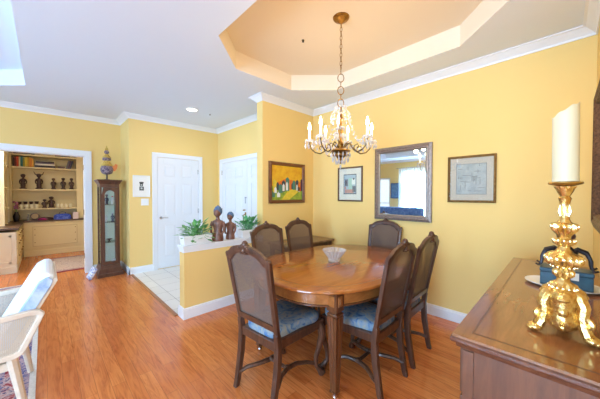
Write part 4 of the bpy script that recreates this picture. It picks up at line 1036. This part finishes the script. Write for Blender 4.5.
for k, (nm, col) in enumerate([('grey', (110, 104, 110)), ('plum', (92, 60, 78)), ('slate', (70, 72, 88))]):
    tr = Matrix.Rotation(math.radians(14), 4, 'Y')
    o = MB().bx(-.014, .014, -.07, .07, .004, .20, tr).build('book', mat('book_lean_'+nm, col, .6), bevel=.002, loc=(.385+.032*k, 8.45, SZ[2]+.004)); tag(o, nm+' book leaning at the right end of the top den shelf', 'book')
o = MB().lathe([(.03, 0), (.06, .02), (.07, .045), (.066, .045), (.03, .02)], n=16).build('small_dish', mat('mauve_glaze', (140, 104, 110), .4), smooth=True, loc=(.30, 8.45, SZ[2]+.0005)); tag(o, 'mauve small dish on the top den shelf beside leaning books', 'dish')
for k, (x0, w_, nm) in enumerate([(-.31, .32, 'longer'), (.32, .26, 'shorter')]):
    o = MB().bx(-w_/2, w_/2, -.08, .08, 0, .045).build('book', mat('book_top_dark', (58, 52, 56), .6), bevel=.003, loc=(x0, 8.45, SZ[3]+.0005)); tag(o, nm+' dark book lying flat above the den shelf of upright books', 'book')
CF2 = wood('figure_wood', (96, 62, 56), (44, 28, 30), .45, 'z', scale=16)
MASKP = mat('mask_pale', (206, 186, 150), .5)
figure('carved_figure', (-.335, 8.45, SZ[1]+.0005), .33, CF2, 'dark carved figure leftmost on the middle den shelf', 'statue')
figure('carved_figure', (-.085, 8.45, SZ[1]+.0005), .35, CF2, 'dark carved figure with horned head second from left on the middle den shelf', 'statue')
b = MB()
for s in (-1, 1): b.tube([(s*.02, 0, .31), (s*.06, 0, .34), (s*.085, 0, .40)], [.014, .010, .004], 6)
b.build('horns', CF2, bpy.data.objects['carved_figure.001'], True)
figure('carved_figure', (.155, 8.45, SZ[1]+.0005), .26, CF2, 'squat dark carved figure third from left on the middle den shelf', 'statue')
figure('carved_figure', (.326, 8.45, SZ[1]+.0005), .275, CF2, 'left one of the paired dark figures at the right of the middle den shelf', 'statue')
figure('carved_figure', (.474, 8.45, SZ[1]+.0005), .275, CF2, 'right one of the paired dark figures at the right of the middle den shelf', 'statue')
figure('carved_bust', (.0, 8.42, SZ[0]+.0005), .20, CF2, 'dark seated figure in the middle of the lowest den shelf', 'statue')
figure('carved_bust', (.115, 8.52, SZ[0]+.0005), .26, CF2, 'darker taller figure in the middle of the lowest den shelf', 'statue')
cup = None
for k, x in enumerate([-.445, -.365, -.285, -.205, -.125, .225, .30, .375, .45]):
    g = 'pale cups on the lowest den shelf'
    lb = 'pale small cup in the left row on the lowest den shelf' if k < 5 else 'pale small cup in the right row on the lowest den shelf'
    g = g+(' left' if k < 5 else ' right')
    if cup is None:
        cup = thing('cup', lb, 'cup', (x, 8.42, SZ[0]+.0005), 0, g)
        MB().lathe([(.02, 0), (.029, .02), (.031, .09), (.028, .09), (.02, .02)], n=14).build('bowl', mat('cup_ivory', (244, 234, 208), .3), cup, True)
        MB().tube([(.028, 0, .07), (.046, 0, .064), (.046, 0, .035), (.027, 0, .026)], .004, 6).build('handle', mat('cup_ivory', (0, 0, 0)), cup, True)
    else: dup(cup, (x, 8.42, SZ[0]+.0005), 0, lb, g)
goblet = None
for k, x in enumerate([-.40, -.31, -.22, -.13]):
    lb = 'dark small goblet in the row behind the left pale cups on the lowest den shelf'
    if goblet is None:
        goblet = thing('goblet', lb, 'goblet', (x, 8.56, SZ[0]+.0005), 0, 'dark goblets on the lowest den shelf')
        MB().lathe([(.026, 0), (.024, .008), (.008, .02), (.008, .07), (.028, .10), (.036, .15), (.032, .15), (.02, .105)], n=14).build('bowl', CF2, goblet, True)
    else: dup(goblet, (x, 8.56, SZ[0]+.0005), 0, lb)
# things on the counter
r = thing('flower_vase', 'dark vase of purple flowers at the left of the den counter', 'vase', (-.43, 8.20, .7905))
MB().lathe([(.035, 0), (.05, .06), (.055, .12), (.03, .19), (.035, .21)], n=16).build('vase', DARKM, r, True)
b = MB(); f_ = MB()
for k in range(16):
    a = random.uniform(0, 2*PI); rr_ = random.uniform(0, .055); hh = random.uniform(.27, .42)
    b.tube([(0, 0, .2), (rr_*math.cos(a)*.5, rr_*math.sin(a)*.5, .27), (rr_*math.cos(a), rr_*math.sin(a), hh)], .003, 4)
    f_.ell((rr_*math.cos(a), rr_*math.sin(a), hh), (.026, .026, .022), 7, 4)
b.build('stems', LEAF, r); f_.build('flowers', mat('purple_petals', (108, 78, 146), .7, col2=(190, 110, 80), vscale=30), r, True)
figure('figurine', (-.26, 8.36, .7905), .14, mat('grey_stone', (150, 148, 140), .6), 'grey stone figurine on the den counter beside the flower vase', 'figurine')
r = thing('mantel_clock', 'round dark clock on the den counter left of centre', 'clock', (-.16, 8.40, .7905))
MB().bx(-.06, .06, -.03, .03, 0, .02).build('base', CF2, r)
b = MB().lathe([(.075, -.02), (.075, .02)], n=24)
for i, p in enumerate(b.v): b.v[i] = (p[0], -p[2], p[1]+.09)
b.build('case', CF2, r); 
b = MB().lathe([(.058, .0205), (.058, .0225)], n=24)
for i, p in enumerate(b.v): b.v[i] = (p[0], -p[2], p[1]+.09)
b.build('dial', mat('dial_gold', (190, 160, 110), .5), r)
o = MB().loft([(0, 0, 0, .12, .05), (.03, 0, 0, .13, .055), (.055, 0, 0, .08, .04), (.06, 0, 0, .03, .02)], 18).build('carved_boat', CF2, smooth=True, loc=(.03, 8.42, .7905)); tag(o, 'long low dark carved boat on the den counter', 'ornament')
o = MB().loft([(0, 0, 0, .07, .04), (.02, 0, 0, .08, .05), (.05, 0, 0, .04, .03)], 14).build('magenta_pouch', mat('magenta_cloth', (150, 40, 110), .7), smooth=True, loc=(-.04, 8.28, .7905)); tag(o, 'magenta pouch on the den counter before the clock', 'pouch')
r = thing('blue_bag', 'bright blue bag on the right of the den counter', 'bag', (.30, 8.30, .7905))
MB().loft([(0, 0, 0, .15, .07), (.03, 0, 0, .16, .075), (.09, 0, 0, .15, .065), (.125, 0, 0, .11, .04), (.13, 0, 0, .06, .02)], 18).build('body', fabric('blue_cloth', [(30, 48, 150), (60, 90, 206), (130, 150, 226)], 18), r, True)
MB().tube([(-.06, 0, .12), (-.05, 0, .16), (0, 0, .175), (.05, 0, .16), (.06, 0, .12)], .007, 6).build('handle', NAVY, r, True)
o = MB().bx(-.05, .05, -.05, .05, 0, .16).build('tissue_box', mat('pale_pink_box', (226, 206, 206), .6), bevel=.004, loc=(.53, 8.27, .7905)); tag(o, 'pale pink box right of the blue bag on the den counter', 'box')

# ------------------------------------------------------------------ sofa seen in the mirror
BS = fabric('blue_sofa_cloth', [(58, 92, 150), (96, 130, 184), (130, 160, 206)], 9)
r = thing('blue_sofa', 'blue upholstered sofa before the sheer curtain, seen in the mirror', 'sofa', (-2.7, 4.25, .0115), PI)
MB().bx(-.38, .40, -.85, .85, .10, .42).build('seat', BS, r, bevel=.03)
MB().bx(.20, .42, -.85, .85, .42, .92).build('backrest', BS, r, bevel=.06)
for s in (-1, 1): MB().bx(-.38, .40, s*.92-.09, s*.92+.09, .10, .62).build('arm', BS, r, bevel=.05)
for sx in (-.33, .36):
    for sy in (-.9, .9): MB().lathe([(.018, 0), (.028, .10)], (sx, sy, 0), 10).build('leg', DKWOOD, r)

# added overhead fill that brightens the den; no such lamp is seen
area('den_fill', (-.75, 7.0, 2.48), (0, 0, 0), .5, .5, 44, (1, .93, .82))
